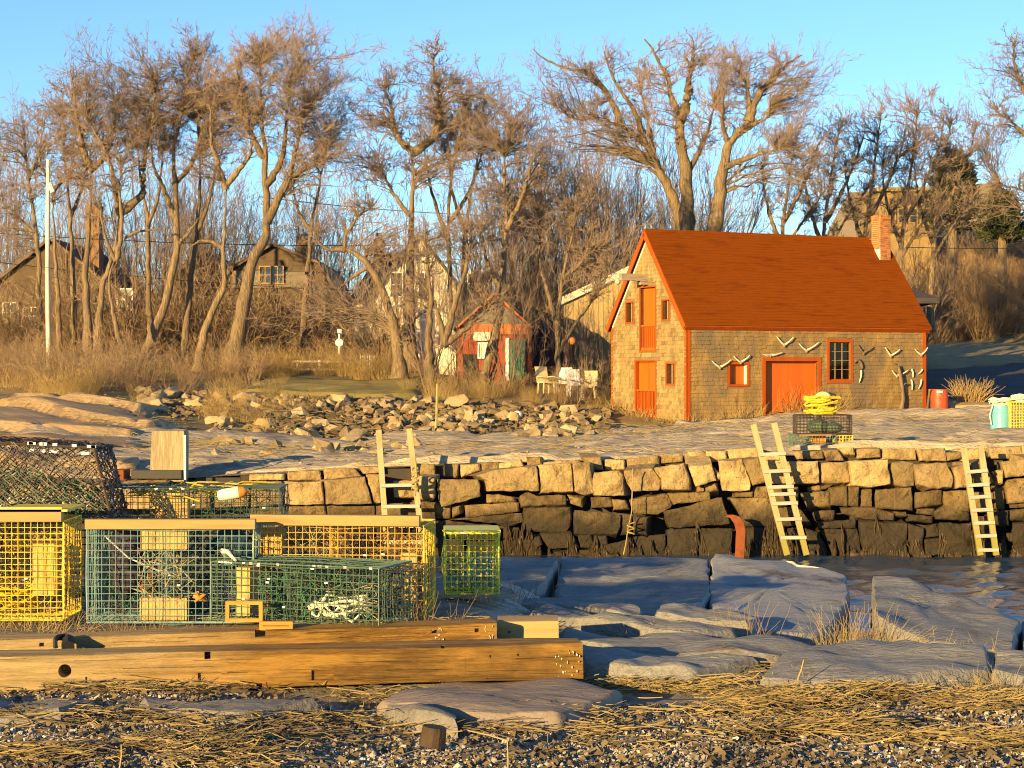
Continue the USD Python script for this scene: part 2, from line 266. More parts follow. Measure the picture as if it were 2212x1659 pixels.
# the smooth rock ledge at the left, with joints
def ledge_extra(X, Y):
    w = X * .35 + Y * .9 + 1.3 * meshkit.fbm(np.stack([X * .2, Y * .2, 0 * X], -1), 3, 8) * 3
    steps = np.floor(w / 3.2); fr = w / 3.2 - steps
    joint = -.22 * np.exp(-((fr - .5) / .035) ** 2) + .28 * smoothstep(.5, .52, fr) - .28 * fr
    w2 = X * .8 - Y * .5 + 2 * meshkit.fbm(np.stack([X * .3, Y * .3, 0 * X], -1), 3, 18)
    f2 = w2 / 5.3 - np.floor(w2 / 5.3)
    return joint - .18 * np.exp(-((f2 - .5) / .03) ** 2)
sheet('rock_ledge', ledge_mat, (-40, -8.2), (41.4, 61.5), lambda X, Y: np.minimum(59.5 + edge(X) * 2 + .25 * (X + 12) - Y, np.minimum(Y - 41.7, -9.3 + .1 * (Y - 41) * -1 + edge(Y) * 3 - X)), .16, .22, amp=.25, freq=.35, seed=12, extra=ledge_extra)
sheet('lawn', lawn_mat, (-12, 0), (66, 77), lambda X, Y: np.minimum(np.minimum(X + 10.5, -3.2 - X) + edge(Y), np.minimum(Y - 67.5, 75.5 - Y)), .12, .4, amp=.05)
sheet('road', asphalt_mat, (14, 60), (72, 106), lambda X, Y: np.minimum(Y - 76.5 + .12 * (X - 18) + edge(X), 97.5 + .25 * (X - 22) - Y), .12, .7, amp=.02)
sheet('grassy_bank', drygrass_mat, (12, 70), (90, 140), lambda X, Y: Y - 98.2 - .25 * (X - 22), .1, .8, amp=.15)

# the shore on this side
def near_z(X, Y):
    z = 2.49 + .17 * smoothstep(8.5, 9.5, Y) * smoothstep(.4, -.4, X)
    z = z - .09 * smoothstep(.4, 2.0, X) * smoothstep(8, 10.5, Y)
    z = z - .26 * smoothstep(10.2, 11.4, Y) * smoothstep(.0, .8, X) - 3.4 * smoothstep(12.2, 17.5, Y - .25 * np.minimum(X, 0))
    return z + .05 * (meshkit.fbm(np.stack([X * 2.2, Y * 2.2, 0 * X], -1), 4, 21) - .5) + .14 * (meshkit.fbm(np.stack([X * .6, Y * .6, 0 * X], -1), 2, 22) - .5)
struct('shore', grid(np.concatenate([np.arange(-14, -4, .5), np.arange(-4, 4.5, .05), np.arange(4.5, 16, .5)]), np.concatenate([np.arange(1, 6, .25), np.arange(6, 19, .06)]), near_z), shore_mat, smooth=True)
water = usdkit.material(stage, '/World/Looks/harbour_water', {
    'g': ('geometry', {}), 'm': ('mapping', dict(scale=(1.0, 1.5, 1))), 'n': ('noise_texture', dict(scale=1.6, detail=5.0, roughness=.6)), 'm2': ('mapping', dict(scale=(.5, 1.1, 1))), 'n2': ('noise_texture', dict(scale=.7, detail=2.0)),
    'a': ('math', dict(math_type='multiply_add', value2=1.6)), 'b': ('bump', dict(strength=.4, distance=.08)),
    'p': ('principled_bsdf', dict(base_color=(.025, .05, .075), roughness=.08, ior=1.33, specular_ior_level=.5))},
    [('g.position', 'm.vector'), ('m.vector', 'n.vector'), ('g.position', 'm2.vector'), ('m2.vector', 'n2.vector'), ('n2.fac', 'a.value1'), ('n.fac', 'a.value3'), ('a.value', 'b.height'), ('b.normal', 'p.normal')], surface='p.BSDF')
def waves(X, Y):
    q = np.stack([X * 1.15 + .3 * Y, Y * 1.9, 0 * X], -1); n = .19 * (meshkit.fbm(q, 4, 31) - .5) + .14 * (meshkit.fbm(q * .37 + 4, 2, 33) - .5)
    return n * (np.abs(X - 10) < 24) * smoothstep(10, 14, Y)
struct('water', grid(np.concatenate([[-900., -100, -30], np.arange(-8, 30, .11), [45, 100, 900]]), np.concatenate([[-40., 5], np.arange(12, 41.4, .13), [41.5]]), waves), water, smooth=True)

# ------------------------------------------------------------------ stones cut by an outline
def resample(P, n):
    P = np.asarray(P, float); Q = np.vstack([P, P[:1]]); d = np.r_[0, np.cumsum(np.linalg.norm(np.diff(Q, axis=0), axis=1))]
    s = np.linspace(0, d[-1], n, endpoint=False)
    return np.stack([np.interp(s, d, Q[:, k]) for k in range(Q.shape[1])], 1)
def stone(P, N, depth, bulge=.07, bevel=.1, n=18, jit=.03, rough=.03, seed=0, inner=(.55,), freq=2.2):
    "a block whose face is the outline P (k x 3), facing N and DEPTH deep"
    r = np.random.default_rng(seed); P = np.asarray(P, float); N = np.asarray(N, float); N = N / np.linalg.norm(N)
    C = resample(P, n)
    for p in P: C[np.argmin(np.linalg.norm(C - p, axis=1))] = p
    c = C.mean(0); C = c + .92 * (C - c) + .08 * (.5 * (np.roll(C, 1, 0) + np.roll(C, -1, 0)) - c)
    rad = np.linalg.norm(C - c, axis=1).mean()
    j = r.normal(0, jit * rad, C.shape); j -= np.outer(j @ N, N); C = C + j
    rings = [(1.0, -depth), (1.0, -.35 * depth), (1.0, -bevel * .9)] + [(1 - .55 * bevel / rad * .8, -.12 * bevel)] + [(s, bulge * (1 - s * s)) for s in inner]
    V = []
    for s, o in rings:
        q = c + (C - c) * s + N * o
        if o > -bevel * 2: q = q + N * (rough * 2 * (meshkit.fbm(q * freq + seed * 7.3, 3, 5) - .5))[:, None]
        V.append(q)
    c0 = c + N * bulge; V.append((c0 + N * float(rough * 2 * (meshkit.fbm(c0[None] * freq + seed * 7.3, 3, 5)[0] - .5)))[None]); V.append((c - N * depth)[None])
    f = []; k = len(rings)
    for a in range(k - 1):
        for i in range(n):
            b = (i + 1) % n; f += [[a*n + i, a*n + b, (a+1)*n + b], [a*n + i, (a+1)*n + b, (a+1)*n + i]]
    for i in range(n):
        b = (i + 1) % n; f += [[(k-1)*n + i, (k-1)*n + b, k*n], [b, i, k*n + 1]]
    f = np.array(f); v = np.vstack(V); m = trimesh.Trimesh(v, f, process=False)
    return (v, f[:, ::-1]) if m.volume < 0 else (v, f)

# ------------------------------------------------------------------ harbour wall: every stone by itself
Z3 = lambda p: ((p[0] * .3617 + 1000) / 1.1302, (p[1] * .3617 + 1000) / 1.1302)
Z4 = lambda p: ((p[0] * .3617 + 1700) / 1.1302, (p[1] * .3617 + 1000) / 1.1302)
Z2 = lambda p: ((p[0] * .3617 + 500) / 1.1302, (p[1] * .3617 + 1150) / 1.1302)
COPING = [(Z3, s) for s in (
 '185,470 470,470 482,590 215,660 195,600', '55,450 170,455 168,600 65,610', '430,450 560,405 862,380 880,548 530,552 522,475', '850,370 1092,360 1108,552 885,562 872,400', '1098,362 1215,350 1248,560 1180,582 1112,552',
 '1240,425 1410,408 1442,440 1452,582 1235,582 1225,540', '1445,410 1640,395 1695,480 1682,552 1500,552 1462,500', '1640,395 1850,360 1892,470 1892,542 1700,542 1697,470', '1880,385 2040,368 2075,485 1930,522 1900,440', '2050,380 2112,450 2092,482 2072,470')] + [(Z4, s) for s in (
 '150,350 312,338 367,490 367,548 178,552 163,490', '315,345 425,325 478,490 380,512', '470,345 592,340 612,500 500,502', '608,350 822,344 834,497 640,502', '830,355 1022,350 1042,492 848,497', '1038,345 1302,333 1318,502 1180,527 1058,512', '1323,355 1402,344 1467,355 1478,512 1420,522 1328,507', '1473,365 1692,353 1738,460 1727,527 1580,532 1493,502', '1735,388 1842,363 1855,522 1758,532', '1850,360 1962,344 2012,502 1868,502', '2018,410 2072,404 2072,502 2038,507', '2058,350 2232,328 2240,442 2088,462', '2236,330 2420,322 2425,450 2244,455', '2425,325 2600,318 2605,452 2430,455')] + [(Z2, s) for s in (
 '300,70 522,65 527,225 308,242', '528,70 792,70 802,226 533,228', '815,62 1082,38 1134,222 826,228', '1085,20 1182,20 1190,216 1138,217', '1270,65 1430,58 1430,178 1275,180', '1440,40 1550,40 1550,192 1448,192', '40,75 296,70 300,240 45,250', '-250,85 35,75 40,250 -245,255', '-560,85 -255,85 -250,255 -555,260', '-900,90 -565,88 -560,260 -895,262', '-1300,92 -905,90 -900,262 -1295,265')]
UPPER = [(Z3, s) for s in ('38,360 172,368 176,462 48,442', '228,360 332,365 322,462 238,452', '338,370 472,365 472,412 348,462', '470,360 602,350 602,402 478,417', '608,360 762,335 772,382 608,407', '788,320 892,318 892,372 793,382', '888,355 1142,335 1152,362 898,372', '1168,320 1292,318 1312,412 1208,402', '1318,335 1452,338 1457,402 1318,412', '1463,330 1682,308 1682,367 1540,392 1463,402', '1688,300 1842,293 1847,352 1688,367', '1848,290 2002,278 2012,352 1863,372', '2003,280 2142,278 2142,347 2008,362')] + [(Z4, s) for s in (
 '-60,280 72,285 77,362 -60,365', '68,285 197,278 212,347 78,357', '198,270 412,253 432,322 310,332 218,342', '438,300 592,288 602,342 468,347', '638,280 852,278 862,332 678,337', '853,270 960,270 1002,347 878,347', '958,260 1067,253 1072,302 1000,302', '1073,265 1242,258 1247,322 1088,332', '1248,265 1482,258 1492,342 1258,337', '1483,265 1682,258 1692,347 1508,347', '1688,290 1792,283 1792,332 1698,347', '1778,270 1902,260 1962,332 1798,347', '1978,260 2202,243 2207,332 1988,332', '2198,240 2302,238 2302,322 2208,322', '2300,238 2460,235 2462,322 2303,322')] + [(Z2, s) for s in ('300,20 540,18 540,62 300,66', '560,0 780,-6 790,62 560,64', '800,-20 1010,-24 1060,36 806,58', '1040,-30 1200,-34 1200,14 1070,20')]
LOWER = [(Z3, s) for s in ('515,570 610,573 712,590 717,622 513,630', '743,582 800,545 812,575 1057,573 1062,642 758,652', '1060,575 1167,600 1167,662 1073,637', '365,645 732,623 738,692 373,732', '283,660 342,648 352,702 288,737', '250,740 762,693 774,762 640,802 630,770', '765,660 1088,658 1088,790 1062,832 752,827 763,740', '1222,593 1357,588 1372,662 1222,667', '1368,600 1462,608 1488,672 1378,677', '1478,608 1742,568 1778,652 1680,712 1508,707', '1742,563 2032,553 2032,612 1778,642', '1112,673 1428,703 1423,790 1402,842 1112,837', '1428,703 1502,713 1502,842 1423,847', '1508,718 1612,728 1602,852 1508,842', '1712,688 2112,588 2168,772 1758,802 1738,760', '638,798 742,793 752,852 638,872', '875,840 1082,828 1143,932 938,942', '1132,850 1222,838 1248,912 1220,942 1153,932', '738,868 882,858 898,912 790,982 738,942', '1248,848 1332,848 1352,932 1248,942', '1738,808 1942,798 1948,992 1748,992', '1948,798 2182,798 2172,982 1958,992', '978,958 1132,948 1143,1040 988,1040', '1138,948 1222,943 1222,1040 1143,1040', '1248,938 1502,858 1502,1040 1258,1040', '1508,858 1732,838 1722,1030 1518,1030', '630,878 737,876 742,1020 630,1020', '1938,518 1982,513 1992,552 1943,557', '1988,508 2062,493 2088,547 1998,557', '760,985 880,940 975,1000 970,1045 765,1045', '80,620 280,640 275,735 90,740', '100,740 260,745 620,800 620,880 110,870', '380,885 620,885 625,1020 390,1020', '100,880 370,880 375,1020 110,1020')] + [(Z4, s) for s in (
 '-20,513 42,518 47,557 -20,557', '58,518 142,493 152,547 68,557', '265,558 382,553 382,592 265,592', '383,518 482,513 492,602 383,597', '218,598 502,588 533,742 522,792 328,792 288,690', '748,523 842,503 842,547 753,557', '838,503 932,503 872,542 843,542', '695,555 902,548 907,652 750,657', '903,528 1022,513 1027,657 903,647', '1026,513 1097,518 1097,657 1028,652', '1108,538 1187,533 1192,657 1108,662', '1208,538 1457,523 1462,682 1208,667', '1473,558 1657,538 1662,637 1473,667', '1668,543 1842,538 1848,692 1678,682', '803,678 942,673 937,742 813,742', '973,663 1182,658 1337,698 1337,752 1100,737 983,702', '1343,683 1422,688 1427,722 1348,717', '1488,668 1607,668 1612,717 1488,702', '1428,713 1597,718 1597,767 1438,752', '1603,688 1692,638 1845,698 1850,752 1620,742', '815,758 1082,738 1082,802 828,802', '838,808 1092,798 1122,990 928,990', '1108,758 1432,768 1422,900 1402,985 1148,985 1118,900', '1428,763 1532,798 1532,985 1438,985', '1533,788 1622,768 1652,852 1538,872', '1638,758 1855,768 1880,985 1678,985', '1538,878 1672,868 1672,985 1548,985', '343,798 542,788 572,985 343,995', '578,798 722,798 742,985 598,985', '738,798 832,828 902,985 758,990', '2078,478 2232,458 2242,622 2108,637', '2108,638 2242,618 2242,662 2118,667', '2113,678 2242,663 2242,752 2123,747', '2128,768 2242,758 2242,985 2138,985', '1848,558 2002,558 2012,702 1868,692', '2008,518 2082,518 2082,682 2013,672', '2013,678 2112,678 2122,782 2018,792', '1878,718 2002,718 2002,985 1888,985', '510,520 690,520 690,650 540,655', '540,660 700,660 790,780 560,790', '2245,460 2420,455 2425,600 2250,610', '2430,455 2600,455 2600,620 2432,610', '2250,620 2600,625 2600,780 2255,770', '2250,785 2600,790 2600,985 2255,985')] + [(Z2, s) for s in ('305,245 540,240 545,330 310,335', '545,240 810,235 815,335 550,330', '820,235 1150,230 1155,340 825,340', '300,340 700,338 705,470 305,470', '710,340 1150,345 1150,470 715,470', '1150,225 1480,205 1560,260 1560,340 1160,340', '1160,345 1600,345 1620,470 1160,470')]
wall = thing('harbour_wall', 'dry-laid granite block harbour wall rising from the water in front of the barn', 'wall', loc=(0, 41, 0))
sd = 100
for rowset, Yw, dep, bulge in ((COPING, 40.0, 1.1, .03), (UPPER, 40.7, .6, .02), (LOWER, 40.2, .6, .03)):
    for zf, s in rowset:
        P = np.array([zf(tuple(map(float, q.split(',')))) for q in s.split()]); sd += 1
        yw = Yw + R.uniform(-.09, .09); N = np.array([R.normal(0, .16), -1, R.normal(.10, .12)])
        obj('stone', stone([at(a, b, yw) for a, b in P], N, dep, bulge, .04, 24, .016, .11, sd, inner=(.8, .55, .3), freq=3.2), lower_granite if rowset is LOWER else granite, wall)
rub = MB(); [rub.box((x, 40.93, -1.2), (x + 1.01, 41.35, float(hmap(x + .5, 41.2)) - .03)) for x in range(-45, 75)]; obj('rubble_core', rub, core_mat, wall)
# weed hanging on the lowest stones
wd = MB()
for _ in range(2600):
    px = R.uniform(1080, 2240); k = float(meshkit.fbm(np.array([px / 26.0, 0, 0]), 2, 4)); k2 = float(meshkit.fbm(np.array([px / 9.0, 3, 0]), 2, 6))
    if k2 < .45: continue
    a = at(px, 1196 - max(0, (k - .32)) * R.uniform(20, 150), 40.08); ln = min(a[2] + .05, R.uniform(.12, .5)); sw = R.normal(0, .03)
    wd.tube(np.array([a + [sw * j / 3 + R.normal(0, .008), .09 - .03 * j, -ln * j / 3] for j in range(4)]), [.006, .02, .022, .006], 4)
obj('rockweed', wd, weed_mat, label='dark rockweed hanging along the foot of the harbour wall', kind='stuff')
# ------------------------------------------------------------------ the barn
TH = math.radians(27.0); CT, ST = math.cos(TH), math.sin(TH); BX, BY, BZ = 6.0, 63.5, 1.95
BL, BW, ZE, ZR = 10.33, 5.12, 5.60, 8.85
BM = place((BX, BY, 0), TH)
def gab(px, py):                                         # gable plane: (v, z)
    k = (px - CX) / F; v = (BX - k * BY) / (ST + k * CT); return v, CAMZ + (HY - py) / F * (BY + CT * v)
def lw(px, py):                                          # long wall plane: (u, z)
    k = (px - CX) / F; u = (k * BY - BX) / (CT - k * ST); return u, CAMZ + (HY - py) / F * (BY + ST * u)
def bpart(name, mb, m, parent=None, **k): return obj(name, mb, m, parent or barn, local=True, **k)
barn = thing('barn', 'weathered shingled waterside barn with bright red doors, red trim and red roof', 'barn', BM)
def opening(wall, x0, y0, x1, y1):
    f = gab if wall == 'g' else lw; xm, ym = (x0 + x1) / 2, (y0 + y1) / 2
    a, b = sorted((f(x0, ym)[0], f(x1, ym)[0])); return [a, f(xm, y1)[1], b, f(xm, y0)[1]]
OG = dict(hatch=opening('g', 1384, 621, 1416.5, 757), door=opening('g', 1374, 781, 1417, 903), wl=opening('g', 1353.5, 654, 1369.5, 696), wr=opening('g', 1431.5, 649, 1447, 690), wb=opening('g', 1440.5, 786, 1457.5, 829))
OL = dict(shutter=opening('l', 1576, 787, 1614, 830), doors=opening('l', 1653, 780, 1766, 903), window=opening('l', 1791, 739, 1836, 821))
outline = [(0, BZ - 2.0), (BW, BZ - 2.0), (BW, ZE), (BW / 2, ZR), (0, ZE)]
body = m3.Manifold.extrude(m3.CrossSection([outline]), BL).rotate((90, 0, 90))
def cut(lo, hi): return m3.Manifold.cube([h - l for l, h in zip(lo, hi)]).translate(lo)
for k, (a, z0, b, z1) in OG.items(): body -= cut((-.5, a, z0), (.24, b, z1))
for k, (a, z0, b, z1) in OL.items(): body -= cut((a, -.5, z0), (b, .24 if k != 'window' else .12, z1))
body -= cut((OL['window'][0] - 1.2, .12, OL['window'][1] - .8), (OL['window'][2] + 1.2, 2.5, OL['window'][3] + .5))
wl_ = bpart('wall', body, mat('wall_boards', [(.14, .095, .045), (.22, .15, .07)], 3.0, bump=.3))
BB = .14
def shingle(mb, x0, x1, z0, z1, axis, t):
    y = (0, -.003, -t); v = []
    for x in (x0, x1):
        v += [(x, 0, z0), (x, -t, z0), (x, -.004, z1), (x, 0, z1)]
    v = np.array(v, float)
    if axis == 'g': v = v[:, [1, 0, 2]]
    f = [[1, 5, 6, 2], [0, 4, 5, 1], [0, 1, 2, 3], [4, 7, 6, 5], [2, 6, 7, 3]]
    f = np.array(f); f = f if axis == 'l' else f[:, ::-1]
    mb.add(v, f)
def courses(axis, span, ztop, holes, pad):
    rest, n, z, row = MB(), 0, BZ - .7, 0
    while z < ztop:
        iv = [span(z + BB * .8)]
        for a, z0, b, z1 in holes:
            if z + BB * .9 > z0 - pad and z + .02 < z1 + pad:
                iv = [q for lo, hi in iv for q in ((lo, min(hi, a - pad)), (max(lo, b + pad), hi)) if q[1] - q[0] > .02]
        for lo, hi in iv:
            x = lo
            while x < hi - .005:
                w = R.uniform(.09, .24); x1 = min(hi, x + w); x1 = hi if hi - x1 < .05 else x1
                sag = R.normal(0, .007); mb = MB(); shingle(mb, x + .005, x1 - .005, z + sag, z + BB * 1.12, axis, R.uniform(.018, .042))
                if axis == 'g' and n < 300 and z > BZ + .3 and R.random() < .45: bpart('shingle', mb, gable_shingle, wl_); n += 1
                else: rest.add(*mb.out)
                x = x1
        z += BB; row += 1
    bpart('shingle_courses', rest, gable_shingle if axis == 'g' else shingle_mat, wl_, kind='stuff')
def gspan(z):
    if z <= ZE: return (.02, BW - .02)
    h = BW / 2 * (1 - (z - ZE) / (ZR - ZE)); return (BW / 2 - h + .02, BW / 2 + h - .02)
courses('g', gspan, ZR - .15, OG.values(), .07)
courses('l', lambda z: (.13, BL - .13), ZE - .16, OL.values(), .10)
# roof
SL = math.hypot(BW / 2, ZR - ZE); ph = math.atan2(ZR - ZE, BW / 2); ov, gov, th = .16, .16, .11
for side in (0, 1):
    def pt(u, s, o):      # s along slope from eave, o out of roof
        y = s * math.cos(ph) - o * math.sin(ph); z = ZE + s * math.sin(ph) + o * math.cos(ph)
        return (u, y if side == 0 else BW - y, z)
    q = MB(); s0, s1 = -ov, SL
    v = [pt(u, s, o) for u in (-gov, BL + gov) for s in (s0, s1) for o in (.02, th)]; q.add(v, BOXF)
    slope = bpart('roof', q, red_roof)
    c = MB(); rows = 32
    for r_ in range(rows):
        a = s0 + (s1 - s0) * r_ / rows; b = s0 + (s1 - s0) * (r_ + 1) / rows + .02; u = -gov - .02; off = R.uniform(0, .3)
        while u < BL + gov:
            w = R.uniform(.28, .34) + (off if u < -gov else 0); u1 = min(u + w, BL + gov + .015); sg = R.normal(0, .003)
            vv = [pt(x + d, s, o) for x, d in ((u, .004), (u1, -.004)) for s, o in ((a + sg, th + .001), (a + sg, th + .014), (b, th + .004))]
            f = [[1, 4, 5], [1, 5, 2], [0, 3, 4], [0, 4, 1], [0, 1, 2], [3, 5, 4]]; c.add(vv, f if side == 0 else [t[::-1] for t in f]); u = u1
    bpart('roof_shingles', c, red_roof, slope, kind='stuff')
    # rake boards on both gables
    for u, d in ((-gov, -1), (BL + gov, 1)):
        rb = MB(); v = [pt(x, s, o) for x in (u + d * .03, u - d * .0) for s in (s0 - .01, s1 + .03) for o in (-.10, th - .01)]; rb.add(v, BOXF); bpart('rake_board', rb, red_paint)
    wr_ = MB(); v = [pt(x, s, o) for x in (-.035, -.004) for s in (.02, s1 - .05) for o in (-.12, -.02)]; wr_.add(v, BOXF); bpart('rake_moulding', wr_, white_trim)
    ev = MB(); v = [pt(x, s, o) for x in (-gov + .02, BL + gov - .02) for s in (-ov - .03, -ov) for o in (-.10, th - .02)]; ev.add(v, BOXF); bpart('eave_board', ev, red_paint)
cap = MB(); cap.box((-gov - .02, BW / 2 - .11, ZR + .06), (BL - .62, BW / 2 + .11, ZR + .17)); bpart('ridge_cap', cap, red_roof)
fr = MB(); fr.box((.13, -.03, ZE - .17), (BL - .13, -.0, ZE - .02)); bpart('frieze_board', fr, red_paint)
for lo, hi in (((-.03, -.035, BZ - .6), (.0, .13, ZE - .02)), ((-.03, -.035, BZ - .6), (.13, -.001, ZE - .02)), ((BL - .13, -.035, BZ - .6), (BL + .03, 0, ZE - .02)), ((-.03, BW - .1, BZ - .8), (0, BW + .02, ZE - .05))):
    cb = MB(); cb.box(lo, hi); bpart('corner_board', cb, red_paint)
# frames
def frame(parent, axis, o, w, t=.035, sill=True, m=red_paint):
    a, z0, b, z1 = o
    segs = [((a - w, z0 - .0), (a, z1 + w)), ((b, z0 - .0), (b + w, z1 + w)), ((a, z1), (b, z1 + w))] + ([((a - w, z0 - w), (b + w, z0))] if sill else [])
    for (x0, y0), (x1, y1) in segs:
        q = MB()
        if axis == 'g': q.box((-t, x0, y0), (.22, x1, y1))
        else: q.box((x0, -t, y0), (x1, .22, y1))
        obj('frame', q, m, parent, local=True)
def panel(axis, o, d, t=.04, inset=0):
    a, z0, b, z1 = o; q = MB()
    q.box((d, a + inset, z0), (d + t, b - inset, z1)) if axis == 'g' else q.box((a + inset, d, z0), (b - inset, d + t, z1)); return q
def slats(parent, o, ztop, n=7):
    a, z0, b, _ = o; rl = MB(); rl.box((.0, a, ztop - .05), (.05, b, ztop)); rl.box((0, a, z0), (.05, b, z0 + .1)); obj('rail', rl, red_bright, parent, local=True)
    for k in range(n):
        x = a + (b - a) * (k + .5) / n; q = MB(); q.box((.005, x - .022, z0 + .1), (.04, x + .022, ztop - .05)); obj('slat', q, red_paint, parent, local=True)
for key, ys in (('hatch', 702), ('door', 842)):
    o = OG[key]; d = bpart('loft_hatch' if key == 'hatch' else 'door', panel('g', o, .13), red_bright, label='tall red loft door under the hoist beam with slatted lower half' if key == 'hatch' else 'red ground floor gable door with slatted lower half')
    frame(d, 'g', o, .06); zt = gab(1400, ys)[1]; slats(d, [o[0] + .05, o[1], o[2] - .02, 0], zt)
    if key == 'door':
        q = MB(); q.box((.115, (o[0] + o[2]) / 2 - .01, zt), (.128, (o[0] + o[2]) / 2 + .01, o[3])); obj('centre_strip', q, red_paint, d, local=True)
st = MB(); st.box((-.12, OG['door'][0] - .05, OG['door'][1] - .12), (.0, OG['door'][2] + .05, OG['door'][1] - .02)); bpart('door_sill', st, old_wood)
for key in ('wl', 'wr', 'wb'):
    o = OG[key]; d = bpart('window', panel('g', o, .10), dark_mat); frame(d, 'g', o, .055); m_ = (o[0] + o[2]) / 2
    q = MB(); q.box((.05, m_ - .015, o[1]), (.09, m_ + .025, o[3])); obj('sash_bar', q, lath_mat, d, local=True)
o = OL['shutter']; d = bpart('shutter', panel('l', o, .16), red_bright); frame(d, 'l', o, .085)
q = MB(); q.box((o[2] - .03, .02, o[1]), (o[2] - .004, .155, o[3])); obj('light_edge', q, white_trim, d, local=True)
o = OL['doors']; mid = (o[0] + o[2]) / 2 + .02
for a, b in ((o[0], mid - .006), (mid + .006, o[2])):
    d = bpart('door', panel('l', [a, o[1], b, o[3]], .19), red_bright, label='plain red leaf of the double barn door')
frame(d, 'l', o, .15, sill=False)
o = OL['window']; d = bpart('window', panel('l', [o[0], o[1], o[2], o[1] + .04], .03, .08), red_paint, label='tall twelve-pane window with dark glass beside the double doors'); frame(d, 'l', o, .11)
glass = usdkit.material(stage, '/World/Looks/window_glass', {'t': ('transparent_bsdf', dict(color=(.75, .75, .75))), 'g': ('glossy_bsdf', dict(color=(.45, .45, .45), roughness=.03)), 'f': ('fresnel', dict(IOR=1.5)), 'm': ('mix_closure', {})}, [('f.fac', 'm.fac'), ('t.BSDF', 'm.closure1'), ('g.BSDF', 'm.closure2')], surface='m.closure')
nx, nz = 3, 4; wx, wz = (o[2] - o[0]) / nx, (o[3] - o[1] - .04) / nz
for i in range(nx):
    for j in range(nz):
        q = MB(); q.box((o[0] + i * wx + .012, .07, o[1] + .04 + j * wz + .012), (o[0] + (i + 1) * wx - .012, .074, o[1] + .04 + (j + 1) * wz - .012)); obj('pane', q, glass, d, local=True)
for i in range(1, nx): q = MB(); q.box((o[0] + i * wx - .008, .05, o[1] + .04), (o[0] + i * wx + .008, .085, o[3])); obj('glazing_bar', q, lath_mat, d, local=True)
for j in range(1, nz): q = MB(); q.box((o[0], .055, o[1] + .04 + j * wz - .008), (o[2], .08, o[1] + .04 + j * wz + .008)); obj('glazing_bar', q, lath_mat, d, local=True)
q = MB(); q.bar((o[0] - .1, .5, o[1] - .1), (o[2] + .15, .5, o[1] + .95), .12, .12, up=(0, 1, 0)); obj('inner_brace', q, lath_mat, d, local=True)
# hoist beam
v0, z0 = gab(1399, 601); q = MB(); q.bar((.1, v0, z0), (-1.12, v0, z0 + .03), .2, .24); bpart('hoist_beam', q, old_wood)
q = MB(); q.box((-.32, v0 - .08, z0 - .24), (0, v0 + .08, z0 - .121)); bpart('beam_bracket', q, old_wood)
q = MB(); v1, z1 = gab(1343, 610); q.mesh(m3.Manifold.sphere(.11, 16).translate((-.2, BW - .75, z1 + .02))); bpart('ball_finial', q, paint('pink_float', (.7, .42, .3)))
# chimney
cu0, cu1, cv0, cv1, cz0, cz1 = 9.74, 10.24, 1.86, 2.40, 7.55, 9.85
q = MB(); q.box((cu0 + .02, cv0 + .02, cz0), (cu1 - .02, cv1 - .02, cz1 - .02)); ch = bpart('chimney', q, mortar_mat)
z = cz0 + .5; row = 0
while z < cz1 - .05:
    top = z > cz1 - .16
    for face in range(4):
        horiz = face % 2 == 0; L0, L1 = (cu0, cu1) if horiz else (cv0 + .09, cv1 - .09)
        x = L0 - (0 if (row % 2 == 0) else .0); first = .12 if row % 2 else .2
        while x < L1 - .03:
            x1 = min(L1, x + first); first = .2; e = R.uniform(-.002, .006) + (.025 if top else 0); g = .006; b_ = MB()
            if face == 0: b_.box((x + g, cv0 - e, z), (x1 - g, cv0 + .09, z + .062))
            if face == 2: b_.box((x + g, cv1 - .09, z), (x1 - g, cv1 + e, z + .062))
            if face == 1: b_.box((cu1 - .09, x + g, z), (cu1 + e, x1 - g, z + .062))
            if face == 3: b_.box((cu0 - e, x + g, z), (cu0 + .09, x1 - g, z + .062))
            obj('brick', b_, brick_mat, ch, local=True); x = x1
    z += .075; row += 1
q = MB(); q.box((cu0 - .015, cv0 - .03, cz0 - .1), (cu1 + .015, cv0 + .0, cz0 + .46)); q.box((cu0 - .03, cv0, cz0 - .1), (cu0 + .019, cv1, cz0 + 1.0)); obj('flashing', q, mat('flashing', [(.55, .5, .44), (.68, .63, .56)], 5.0, bump=.3), ch, local=True)

